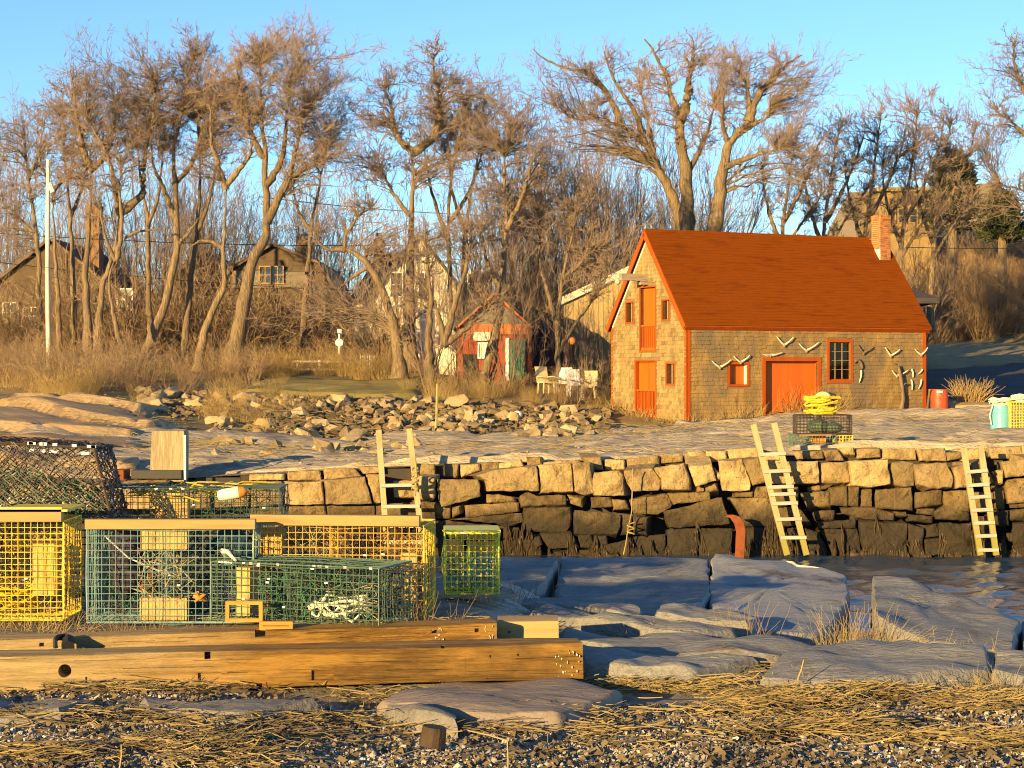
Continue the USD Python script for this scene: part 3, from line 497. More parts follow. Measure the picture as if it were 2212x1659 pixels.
# fish tails, hook and driftwood fixed to the long wall
tail_mat = mat('dried_tail', [(.36, .29, .19), (.60, .52, .39), (.50, .42, .30)], 8.0, bump=.4, bscale=40)
dark_tail = mat('dark_tail', [(.10, .065, .04), (.17, .12, .075)], 8.0, bump=.4)
LB = lambda px, py, o=.07: np.array([lw(px, py)[0], -o, lw(px, py)[1]])
def blm(p): return (BM @ np.append(p, 1))[:3]
def blade(pts, wd, t=.03):
    "a flat tapering curved blade through wall points"
    pts = np.array(pts); n = 9; s = np.linspace(0, 1, len(pts)); S = np.linspace(0, 1, n)
    P = np.stack([np.interp(S, s, pts[:, k]) for k in range(3)], 1)
    if len(pts) == 3: P = (1-S)[:, None]**2 * pts[0] + 2*((1-S)*S)[:, None] * (2*pts[1]-.5*pts[0]-.5*pts[2]) + S[:, None]**2 * pts[2]
    W_ = wd * np.sin(np.clip(np.linspace(.12, 1, n), 0, 1) * math.pi * .5 + .0)[::-1] ** .7 if True else 0
    W_ = wd * (1 - S) ** .6 + .01
    T = np.gradient(P, axis=0); T /= np.linalg.norm(T, axis=1, keepdims=True); up = np.cross(T, (0, -1, 0)); mb = MB()
    ring = [np.stack([P + up * W_[:, None] * .5 * c + np.array([0, -1, 0]) * t * d for c, d in ((1, 0), (.0, 1), (-1, 0), (0, -.6))], 1)][0]
    v = ring.reshape(-1, 3); f = []
    for i in range(n - 1):
        for j in range(4): k = (j + 1) % 4; f += [[i*4+j, i*4+k, (i+1)*4+k], [i*4+j, (i+1)*4+k, (i+1)*4+j]]
    return v, f + [[0, 2, 1], [0, 3, 2]]
TAILS = [((1553, 793), (1534, 779), (1575, 777), 'pale', 'upturned pale fish tail on the barn wall left of the square shutter'), ((1598, 782), (1581, 769), (1616, 767), 'pale', 'upturned pale fish tail just above the square red shutter'), ((1662, 767), (1643, 764), (1686, 761), 'pale', 'flat spread pale fish tail above the left side of the double doors'), ((1692, 745), (1674, 727), (1710, 728), 'pale', 'bright steep pale fish tail under the barn eave above the double doors'),
         ((1740, 757), (1722, 742), (1765, 739), 'pale', 'slender branching pale fish tail left of the tall window'), ((1863, 762), (1848, 744), (1881, 748), 'dark', 'dark brown fish tail just right of the tall window'), ((1922, 768), (1908, 750), (1940, 754), 'pale', 'pale fish tail high on the wall right of the dark tail'), ((1988, 766), (1972, 754), (2000, 750), 'pale', 'pale fish tail beside the right corner board of the barn'), ((1935, 812), (1923, 800), (1958, 799), 'pale', 'pale fish tail behind the driftwood post')]
for c, a, b, kind, lab in TAILS:
    base = LB(*c); t = thing('fish_tail', lab, 'fish tail', BM @ place(base), group='dried fish tails on the barn wall')
    INV[str(t.GetPath())] = np.linalg.inv(place(base))
    for e in (a, b):
        p2 = LB(*e, .10); midp = (base + p2) / 2 + np.array([0, -.02, -.03]); obj('fin', blade([base, midp, p2], 1.0 * .085), tail_mat if kind == 'pale' else dark_tail, t)
    q = MB(); q.mesh(m3.Manifold.sphere(.055, 10).scale((1, .7, 1.2)).translate(base + np.array([0, 0, -.02]))); obj('stump', q, dark_tail if kind == 'dark' else lath_mat, t)
for c, d, lab in (((1967, 797), (1969, 815), 'upper left pale bone strip on the wall near the barn corner'), ((1966, 820), (1967, 842), 'lower left pale bone strip on the wall near the barn corner'), ((1990, 798), (1980, 808), 'small slanted pale bone strip nearest the corner board'), ((1988, 820), (1981, 840), 'lower right pale bone strip on the wall near the barn corner'), ((1858, 800), (1853, 826), 'pale hanging bone strip under the dark hook')):
    p, q_ = LB(*c), LB(*d); ml, f = blade([p, (p + q_) / 2 + [.02, -.02, 0], q_], .085)
    obj('bone_strip', (np.array([blm(x) for x in ml]), f), tail_mat, label=lab, cat='bone', group='pale strips on the barn wall')
q = MB(); q.tube([blm(LB(*p)) for p in ((1843, 784), (1846, 779), (1852, 778), (1857, 784), (1860, 794), (1858, 799))], [.03, .05, .06, .06, .05, .03], 7)
obj('dark_hook', q, dark_tail, label='dark curved hook shaped bone on the wall right of the tall window', cat='bone')
q = MB(); q.tube([blm(LB(x, y, .16)) for x, y in ((1940, 888), (1945, 862), (1943, 838), (1940, 820), (1937, 800), (1934, 789))], [.09, .065, .06, .07, .05, .04], 8)
q.tube([blm(LB(x, y, .16)) for x, y in ((1942, 835), (1950, 828), (1957, 830))], [.05, .03, .01], 6); q.tube([blm(LB(x, y, .16)) for x, y in ((1936, 795), (1928, 788), (1920, 782))], [.045, .03, .015], 6); q.tube([blm(LB(x, y, .16)) for x, y in ((1941, 845), (1935, 838))], [.05, .01], 6)
obj('driftwood_post', q, mat('driftwood', [(.12, .08, .05), (.2, .14, .09)], 5.0, stretch=(1, 1, .3), bump=.6), smooth=40, label='dark twisted driftwood post standing against the long barn wall', cat='driftwood')
# ------------------------------------------------------------------ ladders
def ladder(label, Y, l0, l1, r0, r1, rungs, Ytop=None, w=.10):
    "foot and head of both rails in picture points"
    Ytop = Ytop or Y; t = thing('wooden_ladder', label, 'ladder', place(at((l0[0] + r0[0]) / 2, l0[1], Y)), group='wooden ladders down the harbour wall')
    a0, a1, b0, b1 = at(*l0, Y), at(*l1, Ytop), at(*r0, Y), at(*r1, Ytop)
    for p, q_ in ((a0, a1), (b0, b1)):
        q = MB(); q.bar(p, q_, .075, .12, up=(1, 0, 0)); obj('rail', q, ladder_mat, t)
    for s, e in rungs:
        q = MB(); p = a0 + (a1 - a0) * s; p2 = b0 + (b1 - b0) * s; d = (p2 - p) / np.linalg.norm(p2 - p); q.bar(p - d * (.05) + [0, -.05, 0], p2 + d * e + [0, -.05, 0], .10, .07); obj('rung', q, rung_mat, t)
    return t
ladder('long wooden ladder leaning left against the harbour wall below the trap stack', 39.35, (1700, 1199), (1627, 917), (1742, 1199), (1672, 914), [(1 - x, .08) for x in (.23, .36, .48, .535, .605, .725, .865)], 39.65)
ladder('wooden ladder with algae stained foot at the far right of the harbour wall', 39.6, (2118, 1199), (2081, 967), (2152, 1199), (2118, 963), [(1 - x, .05) for x in (.225, .35, .46, .58, .70, .82, .95)], 39.65)
ladder('short pale ladder top rising behind the lobster traps', 39.6, (837, 1195), (818, 929), (915, 1195), (884, 926), [(.97 - x, .04) for x in (.42, .59, .75, .88)], 39.7)
q = MB(); p = at(897, 985, 39.4)
for k in range(4): a = np.linspace(0, 2 * math.pi, 12); q.tube(np.stack([p[0] + .07 * np.cos(a), p[1] + .08 * np.sin(a), p[2] - .3 - .13 * k + .05 * np.sin(a + k)], 1), .022, 5)
q.tube([p + [0, -.05, 0], p + [.03, -.07, -.4], p + [.0, -.05, -.85]], .02, 5)
obj('rope', q, straw_mat, label='pale rope knotted round the rail of the short ladder top', cat='rope')
q = MB(); q.tube([at(1367, 1012, 39.6), at(1366, 1060, 39.7), at(1364, 1110, 39.8), at(1357, 1140, 39.85), at(1352, 1175, 39.9), at(1347, 1198, 39.9)], .013, 5)
a = np.linspace(0, 4 * math.pi, 20); p = at(1363, 1128, 39.8); q.tube(np.stack([p[0] + .08 * np.cos(a), p[1] + .05 * np.sin(a), p[2] - .25 * a / 12], 1), .016, 5)
obj('rope', q, straw_mat, label='thin knotted rope hanging down the harbour wall face', cat='rope')
rust = mat('rust', [(.11, .026, .008), (.20, .052, .015), (.15, .036, .010)], 5.0, bump=.5)
# curved rusty plate
q = MB(); prof = [(1585, 1112), (1597, 1116), (1606, 1128), (1610, 1145), (1609, 1170), (1607, 1206)]; V = []
for x, y in prof:
    for dx, dY in ((0, 0), (-20, .0)): V.append(at(x + dx, y + (3 if dx else 0), 39.45 + dY)); V.append(at(x + dx, y, 39.55 + dY))
V = np.array(V); f = []
for i in range(len(prof) - 1):
    a, b = 4 * i, 4 * i + 4
    for j, k in ((0, 1), (1, 3), (3, 2), (2, 0)): f += [[a + j, a + k, b + k], [a + j, b + k, b + j]]
obj('rusty_plate', (V, f), rust, label='curved rusty steel plate against the wall foot left of the long ladder', cat='steel plate')
# ------------------------------------------------------------------ barrels
def barrel(name, px, py0, py1, Y, wpx, label, m, ribs, cat='barrel', lean=0.0, taper=.96):
    b = at(px, py1, Y); h = (py1 - py0) / F * Y; r = wpx / 2 / F * Y
    t = thing(name, label, cat, place(b, ry=lean))
    prof = [(0, 0), (r * taper * .97, 0), (r * taper, .02)]
    for z in ribs: prof += [(r * (.98 + .02), h * z - .03), (r * 1.035, h * z - .015), (r * 1.035, h * z + .015), (r, h * z + .03)]
    prof += [(r * taper, h - .03), (r * taper * 1.02, h), (r * taper * .93, h), (r * taper * .92, h - .03), (0, h - .03)]
    obj('drum', trimesh.creation.revolve(prof, sections=36), m, t, smooth=35, local=True); return t, b, h, r
drum_red = mat('red_drum', [(.42, .05, .02), (.52, .075, .025)], 3.0, rough=.45, bump=.2, extra=spots(2.5, .55, .68, (.30, .11, .04)))
t, b, h, r = barrel('oil_drum', 2029, 841, 895, 67.0, 37, 'red steel drum standing at the right corner of the barn', drum_red, (.36, .68), 'drum')
q = MB(); q.box((-.16, -r * 1.0, h - .12), (.06, -r * .93, h - .05)); obj('tag', q, white_trim, t, local=True)
q = MB(); q.bar(blm(np.array([BL + .0, -.1, BZ + .5])), at(2008, 842, 66.8), .06, .05); obj('plank', q, lath_mat, label='thin plank leaning between the barn corner and the red drum', cat='plank')
blue_b = mat('turquoise_plastic', [(.10, .30, .36), (.14, .37, .43)], 2.0, rough=.35, bump=.1, extra=spots(3, .6, .7, (.22, .42, .46)))
t, b, h, r = barrel('plastic_barrel', 2162, 876, 943, 50.0, 46, 'turquoise plastic barrel topped with pale rope by the water edge', blue_b, (.2, .8), 'barrel', .03, .9)
def coil(c, r, n, th, zs, m, label, cat='rope', sq=.6, name='rope_coil', seed=3, lump=.12):
    rr = np.random.default_rng(seed); a = np.linspace(0, 2 * math.pi * n, 14 * n); k = a / a[-1]
    rad = r * (.55 + .45 * np.abs(np.sin(k * 9 + 1))) + rr.normal(0, lump * r * .4, len(a))
    P = np.stack([c[0] + rad * np.cos(a) + rr.normal(0, lump * r * .3, len(a)), c[1] + rad * sq * np.sin(a), c[2] + zs * (np.sin(k * 17) * .5 + .5) + rr.normal(0, .02, len(a))], 1)
    q = MB(); q.tube(P, th, 5); return obj(name, q, m, label=label, cat=cat)
pale_rope = mat('pale_rope', [(.55, .50, .34), (.75, .70, .52)], 20.0, bump=.4); yellow_rope = mat('yellow_rope', [(.48, .31, .02), (.68, .47, .035)], 20.0, bump=.5)
coil(b + [0, 0, h + .02], .32, 9, .018, .16, pale_rope, 'heap of pale rope lying on top of the turquoise barrel')
q = MB(); q.tube([b + [-r * .9, -r * .5, h], b + [-r * 1.2, -r * .6, h * .7], b + [-r * 1.05, -r * .6, h * .4]], .02, 5)
obj('rope', q, pale_rope, label='loose rope ends hanging down the turquoise barrel', cat='rope')
# grass island with stone rim
isl = at(2098, 872, 68.5)
q = MB(); a = np.linspace(0, 2 * math.pi, 30, endpoint=False); top = np.stack([isl[0] + 1.25 * np.cos(a), isl[1] + 1.6 * np.sin(a), 0 * a + isl[2] - .02], 1)
obj('stone_kerb_bed', stone(top, (0, 0, 1), .6, .12, .08, 30, .03, .05, 5, (.9, .6)), drygrass_mat, label='low oval bed with a pale stone rim between the drum and the road', cat='planting bed')
# concrete post at the left of the wall
q = MB(); c = at(366, 1010, 40.8)
v = [];
for z, s, o in ((-.3, 1, 0), (0, 1, 0), (.55, .97, .0), (.80, .95, .01), (.82, .90, .01)):
    for a_, b_ in ((-1, -1), (1, -1), (1, 1), (-1, 1)): v.append(c + [a_ * .37 * s + .02 * (z > .5), b_ * .3 * s, z])
f = []
for i in range(4):
    for j in range(4): k = (j + 1) % 4; f += [[4*i+j, 4*i+k, 4*i+4+k], [4*i+j, 4*i+4+k, 4*i+4+j]]
f += [[16, 17, 18], [16, 18, 19]]; obj('stone_post', (np.array(v), f), mat('streaked_stone', [(.13, .10, .05), (.31, .25, .14), (.21, .165, .09), (.38, .31, .185)], 3.0, stretch=(3, 3, .3), bump=.7, bscale=14), label='squat pale granite mooring post with white streaks on the left quay', cat='mooring post')
q = MB(); q.bar(at(400, 1036, 40.2), at(399, 940, 40.2), .045, .045); obj('metal_stake', q, white_trim, label='thin pale stake standing in front of the mooring post', cat='stake')
q = MB(); q.box(at(245, 1036, 40.2) + [0, 0, 0], at(281, 1012, 40.9)); obj('rusty_block', q, rust, label='orange rusty steel block left of the mooring post', cat='steel block')
q = MB(); q.box(at(283, 1034, 40.3), at(402, 1013, 40.9)); obj('black_beam', q, paint('black_timber', (.03, .026, .022)), label='black timber lying in front of the mooring post', cat='beam')
# ------------------------------------------------------------------ granite slabs on the near shore
def slab(label, pts, th, bulge=.015, n=64, seed=0, m=slab_mat, name='granite_slab', rough=.05, inner=(.97, .9, .8, .68, .55, .42, .28, .14), bevel=.04):
    "pts: (px, py, Y) round the top outline"
    P = np.array([at(*p) for p in pts]); N = np.cross(P[1] - P[0], P[-1] - P[0]); N = N if N[2] > 0 else -N; N /= np.linalg.norm(N)
    return obj(name, stone(P, N, th, bulge, bevel, n, .007, rough, seed, inner, freq=3.6), m, smooth=38, label=label, cat='rock slab', group=None)
slab('blue grey granite slab partly behind the lime green trap', [(1010, 1200, 14.9), (1206, 1202, 14.9), (1178, 1262, 13.0), (1120, 1300, 12.2), (960, 1300, 12.2)], .8, seed=1)
slab('broad flat granite slab between two dark cracks at the water edge', [(1211, 1203, 15.2), (1530, 1203, 15.2), (1537, 1280, 13.0), (1500, 1322, 11.9), (1345, 1330, 11.8), (1195, 1296, 12.5)], .8, seed=2)
slab('large granite slab with a dark wet stain on its back corner', [(1536, 1201, 15.2), (1700, 1208, 15.1), (1828, 1242, 14.2), (1838, 1290, 12.9), (1775, 1372, 11.0), (1560, 1368, 11.0), (1532, 1300, 12.6)], 1.0, seed=3, m=mat('stained_granite', [(.16, .155, .145), (.29, .28, .262), (.22, .21, .195)], 5.0, stretch=(.5, 1.6, 1.6), bump=.9, bscale=26, extra=spots(.55, .56, .64, (.09, .06, .05), (1.1, .9, 1))))
slab('tilted granite slab with a lit broken edge sloping into the harbour at the right', [(1884, 1250, 13.6), (1960, 1252, 13.6), (2085, 1290, 12.9), (2205, 1342, 12.0), (2188, 1408, 10.9), (2010, 1376, 11.0), (1888, 1330, 11.3)], 1.0, seed=4)
slab('dark rock at the right border beyond the tilted slab', [(2206, 1345, 12.5), (2290, 1350, 12.5), (2290, 1420, 11.0), (2210, 1410, 11.0)], .9, seed=5)
for i, (lab, pts, th) in enumerate([
    ('long rounded granite kerb with a lit bumpy end in front of the broad slab', [(1128, 1293, 11.6), (1300, 1290, 11.6), (1390, 1312, 11.2), (1384, 1328, 10.95), (1250, 1316, 11.1), (1120, 1306, 11.2)], .35),
    ('granite block with a brightly lit front edge below the broad slab', [(1428, 1308, 11.5), (1560, 1320, 11.2), (1640, 1336, 10.9), (1618, 1346, 10.75), (1520, 1336, 10.8), (1414, 1322, 10.9)], .28),
    ('low granite sill left of the lit block', [(1150, 1312, 11.0), (1270, 1322, 10.9), (1420, 1345, 10.4), (1600, 1362, 10.2), (1490, 1376, 10.0), (1300, 1352, 10.3), (1140, 1330, 10.6)], .3),
    ('long low granite ledge running right behind the timbers', [(1215, 1360, 10.1), (1400, 1372, 10.0), (1600, 1374, 10.0), (1790, 1390, 9.8), (1680, 1412, 9.4), (1400, 1402, 9.5), (1200, 1385, 9.7)], .3),
    ('granite ledge nearest the beam ends', [(1225, 1396, 9.5), (1430, 1408, 9.4), (1640, 1415, 9.3), (1500, 1448, 8.9), (1265, 1440, 8.95)], .3),
    ('wide flat ledge under scattered straw at the right', [(1700, 1400, 9.6), (1960, 1380, 10.0), (2130, 1398, 9.7), (2150, 1440, 9.1), (1900, 1465, 8.7), (1640, 1450, 8.8)], .3),
    ('flat rock plate at the right border', [(2150, 1410, 9.6), (2300, 1405, 9.7), (2300, 1460, 8.9), (2140, 1450, 9.0)], .3),
    ('flat brownish rock half under the front timber', [(960, 1468, 8.75), (1190, 1462, 8.8), (1345, 1490, 8.4), (1215, 1532, 7.9), (1010, 1528, 7.9), (815, 1502, 8.2)], .22),
    ('small bluish flat stone before the brownish rock', [(830, 1515, 8.1), (985, 1530, 7.95), (990, 1548, 7.75), (900, 1540, 7.8)], .15),
    ('flat grey rock at the left border in front of the timber', [(-60, 1500, 8.2), (120, 1494, 8.25), (215, 1505, 8.1), (130, 1530, 7.8), (-60, 1540, 7.75)], .2),
    ('flat grey rock below the notched timber', [(300, 1502, 8.15), (500, 1496, 8.25), (690, 1508, 8.1), (520, 1535, 7.8), (330, 1530, 7.85)], .2)]):
    slab(lab, [(a_, b_ + (9 if i > 6 else 0), c_) for a_, b_, c_ in pts], th, .015, 46, 20 + i, slab_mat if i < 7 else mat('dark_slab', [(.10, .095, .085), (.20, .185, .165), (.15, .14, .125)], 4.0, stretch=(.5, 1.5, 1), bump=1, bscale=18, bdist=.04) if i > 7 and 'dark_slab' not in MATS else MATS['dark_slab'] if i > 7 else mat('brown_slab', [(.11, .085, .065), (.22, .175, .14), (.16, .13, .105)], 3.0, stretch=(.5, 1.5, 1), bump=.9, bscale=18), 'flat_rock', .065, (.95, .82, .65, .45, .25), .035)
# pale cloth strip on the stained slab
q = MB(); P = np.array([at(*p) for p in ((1690, 1214, 15.0), (1712, 1215, 14.9), (1722, 1222, 14.7), (1750, 1226, 14.6), (1775, 1229, 14.5), (1803, 1238, 14.3))]) + [0, 0, .0]
q.tube(P, [.007, .012, .009, .014, .012, .007], 6)
obj('rope_strand', q, mat('white_strand', [(.38, .36, .31), (.55, .52, .46)], 20, bump=.5), label='whitish twisted strand lying on the back edge of the stained slab', cat='rope')

# ------------------------------------------------------------------ squared timbers
def timber(name, label, x0, x1, pyT0, pyT1, hpx0, hpx1, Y0, Y1, dep, m, holes=()):
    "a beam with its front face between picture points; holes: (kind, px, py, w, h) cut in the front"
    A, B = at(x0, pyT0 + hpx0, Y0), at(x1, pyT1 + hpx1, Y1); Lh = np.linalg.norm(B - A); h = (hpx0 / F * Y0 + hpx1 / F * Y1) / 2
    yaw = math.atan2(B[1] - A[1], B[0] - A[0]); pit = -math.asin((B[2] - A[2]) / Lh)
    M4 = place(A, yaw, 0, pit) if False else trimesh.transformations.translation_matrix(A) @ trimesh.transformations.euler_matrix(0, pit, yaw, 'sxyz')
    n = int(Lh / .12) + 2; sec = m3.CrossSection([[(0, 0), (dep, 0), (dep, h), (0, h)]]).offset(-.012, m3.JoinType.Miter).offset(.012, m3.JoinType.Round, circular_segments=8)
    b = m3.Manifold.extrude(sec, Lh, n).rotate((90, 0, 90)); inv = np.linalg.inv(M4)
    for kind, px, py, w, hh, d in holes:
        s = (px - x0) / (x1 - x0); Yh = Y0 + (Y1 - Y0) * s; p = (inv @ np.append(at(px, py, Yh), 1))[:3]; w, hh = w / F * Yh, hh / F * Yh
        if kind == 'o': b -= m3.Manifold.cylinder(d, w / 2, w / 2, 20).rotate((-90, 0, 0)).translate((p[0], -.02, p[2]))
        else: b -= m3.Manifold.cube((w, d, hh), True).translate((p[0], -.02 + d / 2, p[2]))
    v, f, _ = meshkit.arrays(b.refine_to_length(.12)); k = meshkit.fbm(v * [1.5, 6, 6], 3, 3)[:, None] - .5
    v = v + k * [0, .016, .016]; t = thing(name, label, 'timber', M4); obj('beam', (v, f), m, t, smooth=35, local=True); return t, M4, Lh, h
TR = [('b', 562, 1370, 22, 14, .1), ('b', 520, 1353, 8, 8, .06), ('b', 938, 1364, 12, 8, .06), ('b', 1030, 1362, 10, 8, .05), ('b', 90, 1392, 10, 8, .05)] + [('b', x, 1372 - (x - 400) * .02 + 14 * math.sin(x), 90, 1.2, .03) for x in range(-60, 1050, 70)]
timber('timber_beam', 'rear squared timber, lower and weathered, with peeling white paint at its right end', -260, 1074, 1392, 1346, 60, 58, 8.9, 9.3, .2, timber_mat, TR)
timber('timber_beam', 'short pale timber block butted past the end of the rear timber', 1075, 1207, 1345, 1339, 52, 56, 9.5, 9.5, .22, pale_timber, [('b', 1100, 1365, 5, 5, .04)])
rr0 = np.random.default_rng(2)
FRN = [('o', 140, 1449, 28, 28, .14), ('o', 294, 1422, 14, 14, .012), ('b', 207, 1474, 44, 26, .028), ('b', 448, 1418, 13, 15, .12), ('b', 453, 1464, 50, 24, .035), ('b', 697, 1458, 48, 22, .035), ('b', 957, 1396, 9, 10, .08), ('b', 560, 1480, 12, 10, .05), ('o', 100, 1478, 14, 14, .03),
       ('b', 322, 1448, 2.5, 82, .02), ('b', 1007, 1436, 2.5, 84, .012), ('b', 175, 1455, 2, 60, .015), ('o', 1060, 1418, 6, 6, .03), ('o', 1120, 1415, 6, 6, .03), ('o', 1205, 1418, 5, 5, .03), ('o', 1065, 1455, 7, 7, .02), ('o', 1125, 1455, 7, 5, .02), ('o', 1205, 1455, 5, 5, .02), ('o', 1238, 1455, 5, 5, .02)] + [('b', rr0.uniform(-100, 1240), rr0.uniform(1405, 1478), rr0.uniform(40, 210), rr0.uniform(.6, 1.6), .03) for _ in range(26)]
t, M4, Lh, hh = timber('timber_beam', 'long front squared timber with a round hole and cut notches', -260, 1260, 1425, 1391, 82, 78, 8.45, 8.75, .24, timber_mat, FRN)
# chips of white paint
def chips(px0, px1, py0, py1, Y, n, seed):
    r = np.random.default_rng(seed); q = MB()
    for _ in range(n):
        p = at(r.uniform(px0, px1), r.uniform(py0, py1), Y - .004); w, h = r.uniform(.0015, .005), r.uniform(.003, .013); a = np.linspace(0, 2 * math.pi, 6, endpoint=False) + r.uniform(0, 3); k = r.uniform(.3, 1, 6)
        v = np.stack([p[0] + w * k * np.cos(a) + .3 * w * np.sin(a * 2), 0 * a + p[1], p[2] + h * k * np.sin(a)], 1); v2 = v + [0, .02, 0]
        q.add(np.vstack([v, v2]), [[0, i, i + 1] for i in range(1, 5)] + [[i, 6 + i, (i + 1) % 6] for i in range(6)] + [[6 + i, 6 + (i + 1) % 6, (i + 1) % 6] for i in range(6)])
    return q
chip_mat = paint('flaked_white_paint', (.52, .46, .36), .8)
obj('paint_flakes', chips(888, 960, 1356, 1390, 9.262, 45, 1).add(*chips(1010, 1066, 1352, 1386, 9.295, 22, 2).out), chip_mat, label='flaking white paint on the right end of the rear timber', kind='stuff')
obj('paint_flakes', chips(1195, 1256, 1405, 1466, 8.742, 20, 3), chip_mat, label='few white paint flakes on the right end of the front timber', kind='stuff')
q = MB(); q.box(at(330, 1508, 8.5), at(545, 1478, 8.75)); obj('timber_block', q, old_wood, label='broken wooden bearer under the front timber', cat='timber')
# black strap on the rear timber
q = MB(); q.tube([at(120, 1400, 8.9), at(119, 1384, 8.9), at(124, 1377, 8.95), at(140, 1376, 9.0), at(148, 1382, 8.95), at(147, 1398, 8.88)], [.012, .012, .014, .02, .03, .035], 6)
obj('black_strap', q, paint('black_rubber', (.015, .015, .015), .6), label='loop of black strap over the rear timber at the left', cat='strap')

# ------------------------------------------------------------------ lobster traps
clip_mat = paint('white_clip', (.75, .72, .65)); twine_green = mat('green_twine', [(.03, .10, .055), (.06, .17, .09)], 15.0, island=.2); twine_tan = mat('tan_twine', [(.22, .18, .10), (.34, .29, .17)], 15.0); twine_dark = mat('dark_twine', [(.03, .035, .04), (.07, .07, .065)], 15.0); twine_brown = mat('brown_twine', [(.16, .09, .035), (.27, .16, .06)], 15.0); twine_white = mat('pale_twine', [(.5, .48, .42), (.66, .63, .56)], 15.0)
runner_brick = mat('ballast_brick', [(.26, .14, .04), (.52, .32, .10), (.36, .21, .06)], 14.0, bump=.9, bscale=30)
def net(mb, P00, P10, P01, P11, nu, nv, r, seed=0, sag=.03, keep=1.0):
    "diamond net hung between four corners"
    rr = np.random.default_rng(seed); P00, P10, P01, P11 = map(np.array, (P00, P10, P01, P11)); off = rr.normal(0, sag * .4, (nu + 1, nv + 1, 3))
    nrm = np.cross(P10 - P00, P01 - P00); nrm /= np.linalg.norm(nrm)
    def p(i, j):
        u, v = i / nu, j / nv; return (1-u)*(1-v)*P00 + u*(1-v)*P10 + (1-u)*v*P01 + u*v*P11 + off[i, j] + nrm * sag * math.sin(math.pi * u) * math.sin(math.pi * v)
    L = []
    for i in range(nu):
        for j in range(nv):
            if rr.random() < keep: L += [[p(i, j), p(i + 1, j + 1)]]
            if rr.random() < keep: L += [[p(i + 1, j), p(i, j + 1)]]
    v, f = tubes(np.array(L), np.full((len(L), 2), r), 3, cap=False); mb.add(v, f); return mb
def wires(o, eu, ev, U, V, pit, r=.0021, skip=0, seed=0):
    "welded wire panel: o corner, eu ev unit vectors"
    rr = np.random.default_rng(seed); o, eu, ev = map(lambda a: np.array(a, float), (o, eu, ev)); nu, nv = max(1, round(U / pit)), max(1, round(V / pit)); L = []; nn = np.cross(eu, ev)
    for i in range(nu + 1):
        a = o + eu * U * i / nu; L.append([a, a + ev * V / 2 + nn * rr.normal(0, .010) + ev * 0, a + ev * V])
    for j in range(nv + 1):
        a = o + ev * V * j / nv + nn * r; L.append([a, a + eu * U / 2 + nn * rr.normal(0, .010) + ev * 0, a + eu * U])
    return tubes(np.array(L), np.full((len(L), 3), r), 4, cap=False)
EX, EY, EZ = np.eye(3)
def trap(label, M4, L, D, H, wmat, pit=.039, runners=(), seed=0, bricks=(), nets=(), group='wire lobster traps piled on the shore', r=.0021, clips=True, name='lobster_trap', inner=None, wmats=None):
    "box: x 0..L, y 0 (front)..D, z 0..H"
    t = thing(name, label, 'lobster trap', M4, group=group); wm = dict(wmats or {})
    P = dict(front_panel=((0, 0, 0), EX, EZ, L, H), back_panel=((0, D, 0), EX, EZ, L, H), left_panel=((0, 0, 0), EY, EZ, D, H), right_panel=((L, 0, 0), EY, EZ, D, H), top_panel=((0, 0, H), EX, EY, L, D), floor_panel=((0, 0, 0), EX, EY, L, D))
    for i, (k, a) in enumerate(P.items()): obj(k, wires(*a, pit, r, seed=seed + i), wm.get(k, wmat), t, local=True)
    e = MB()
    for x in (0, L):
        for y in (0, D): e.tube([(x, y, 0), (x, y, H)], r * 1.8, 5)
    for z in (0, H):
        for y in (0, D): e.tube([(0, y, z), (L, y, z)], r * 1.8, 5)
        for x in (0, L): e.tube([(x, 0, z), (x, D, z)], r * 1.8, 5)
    obj('corner_rods', e, wmat, t, local=True)
    for lo, hi, m in runners: q = MB(); q.box(lo, hi); v, f = q.out; obj('runner', m3.Manifold.hull_points(np.vstack([v * 1.0 + s * np.array(d) for d in np.eye(3) for s in (0,)])) if False else (v, f), m, t, local=True)
    for lo, hi in bricks: q = MB(); q.box(lo, hi); obj('ballast_brick', q, runner_brick, t, local=True)
    for c, nu, nv, m in nets: obj('twine_head', net(MB(), *c, nu, nv, .0022, seed, .05), m, t, local=True)
    if inner is None:
        for xi in (L * .45,): obj('divider_panel', wires((xi, 0, 0), EY, EZ, D, H, pit, r * .8, seed=seed + 9), wmat, t, local=True)
    if name == 'lobster_trap' and L < 1.06 and H > .18 and D < .5 and wmat not in (wire_dark, wire_lime):
        obj('inner_net', net(MB(), (.03, D * .85, .02), (L - .03, D * .9, .02), (.03, D * .8, H * .96), (L - .03, D * .85, H * .96), 20, 11, .0036, seed + 70, .03), twine_dark if wmat in (wire_teal, wire_green) else twine_brown, t, local=True)
        obj('inner_net', net(MB(), (L * .55, .03, .02), (L * .6, D * .9, .02), (L * .5, .05, H * .9), (L * .6, D * .85, H * .9), 10, 10, .003, seed + 71, .04), twine_green if wmat is wire_green else twine_dark, t, local=True)
    if clips:
        rr = np.random.default_rng(seed + 50)
        for _ in range(clips if isinstance(clips, int) and clips > 1 else 7):
            x = rr.uniform(.03, L - .04); z = H if rr.random() < .7 else rr.uniform(0, H); q = MB(); q.box((x, -.006, z - .004), (x + .017, .004, z + .004)); obj('clip', q, clip_mat, t, local=True)
    return t
def fr_loc(px, py, Y): return at(px, py, Y)
S = lambda a, Y: a / F * Y
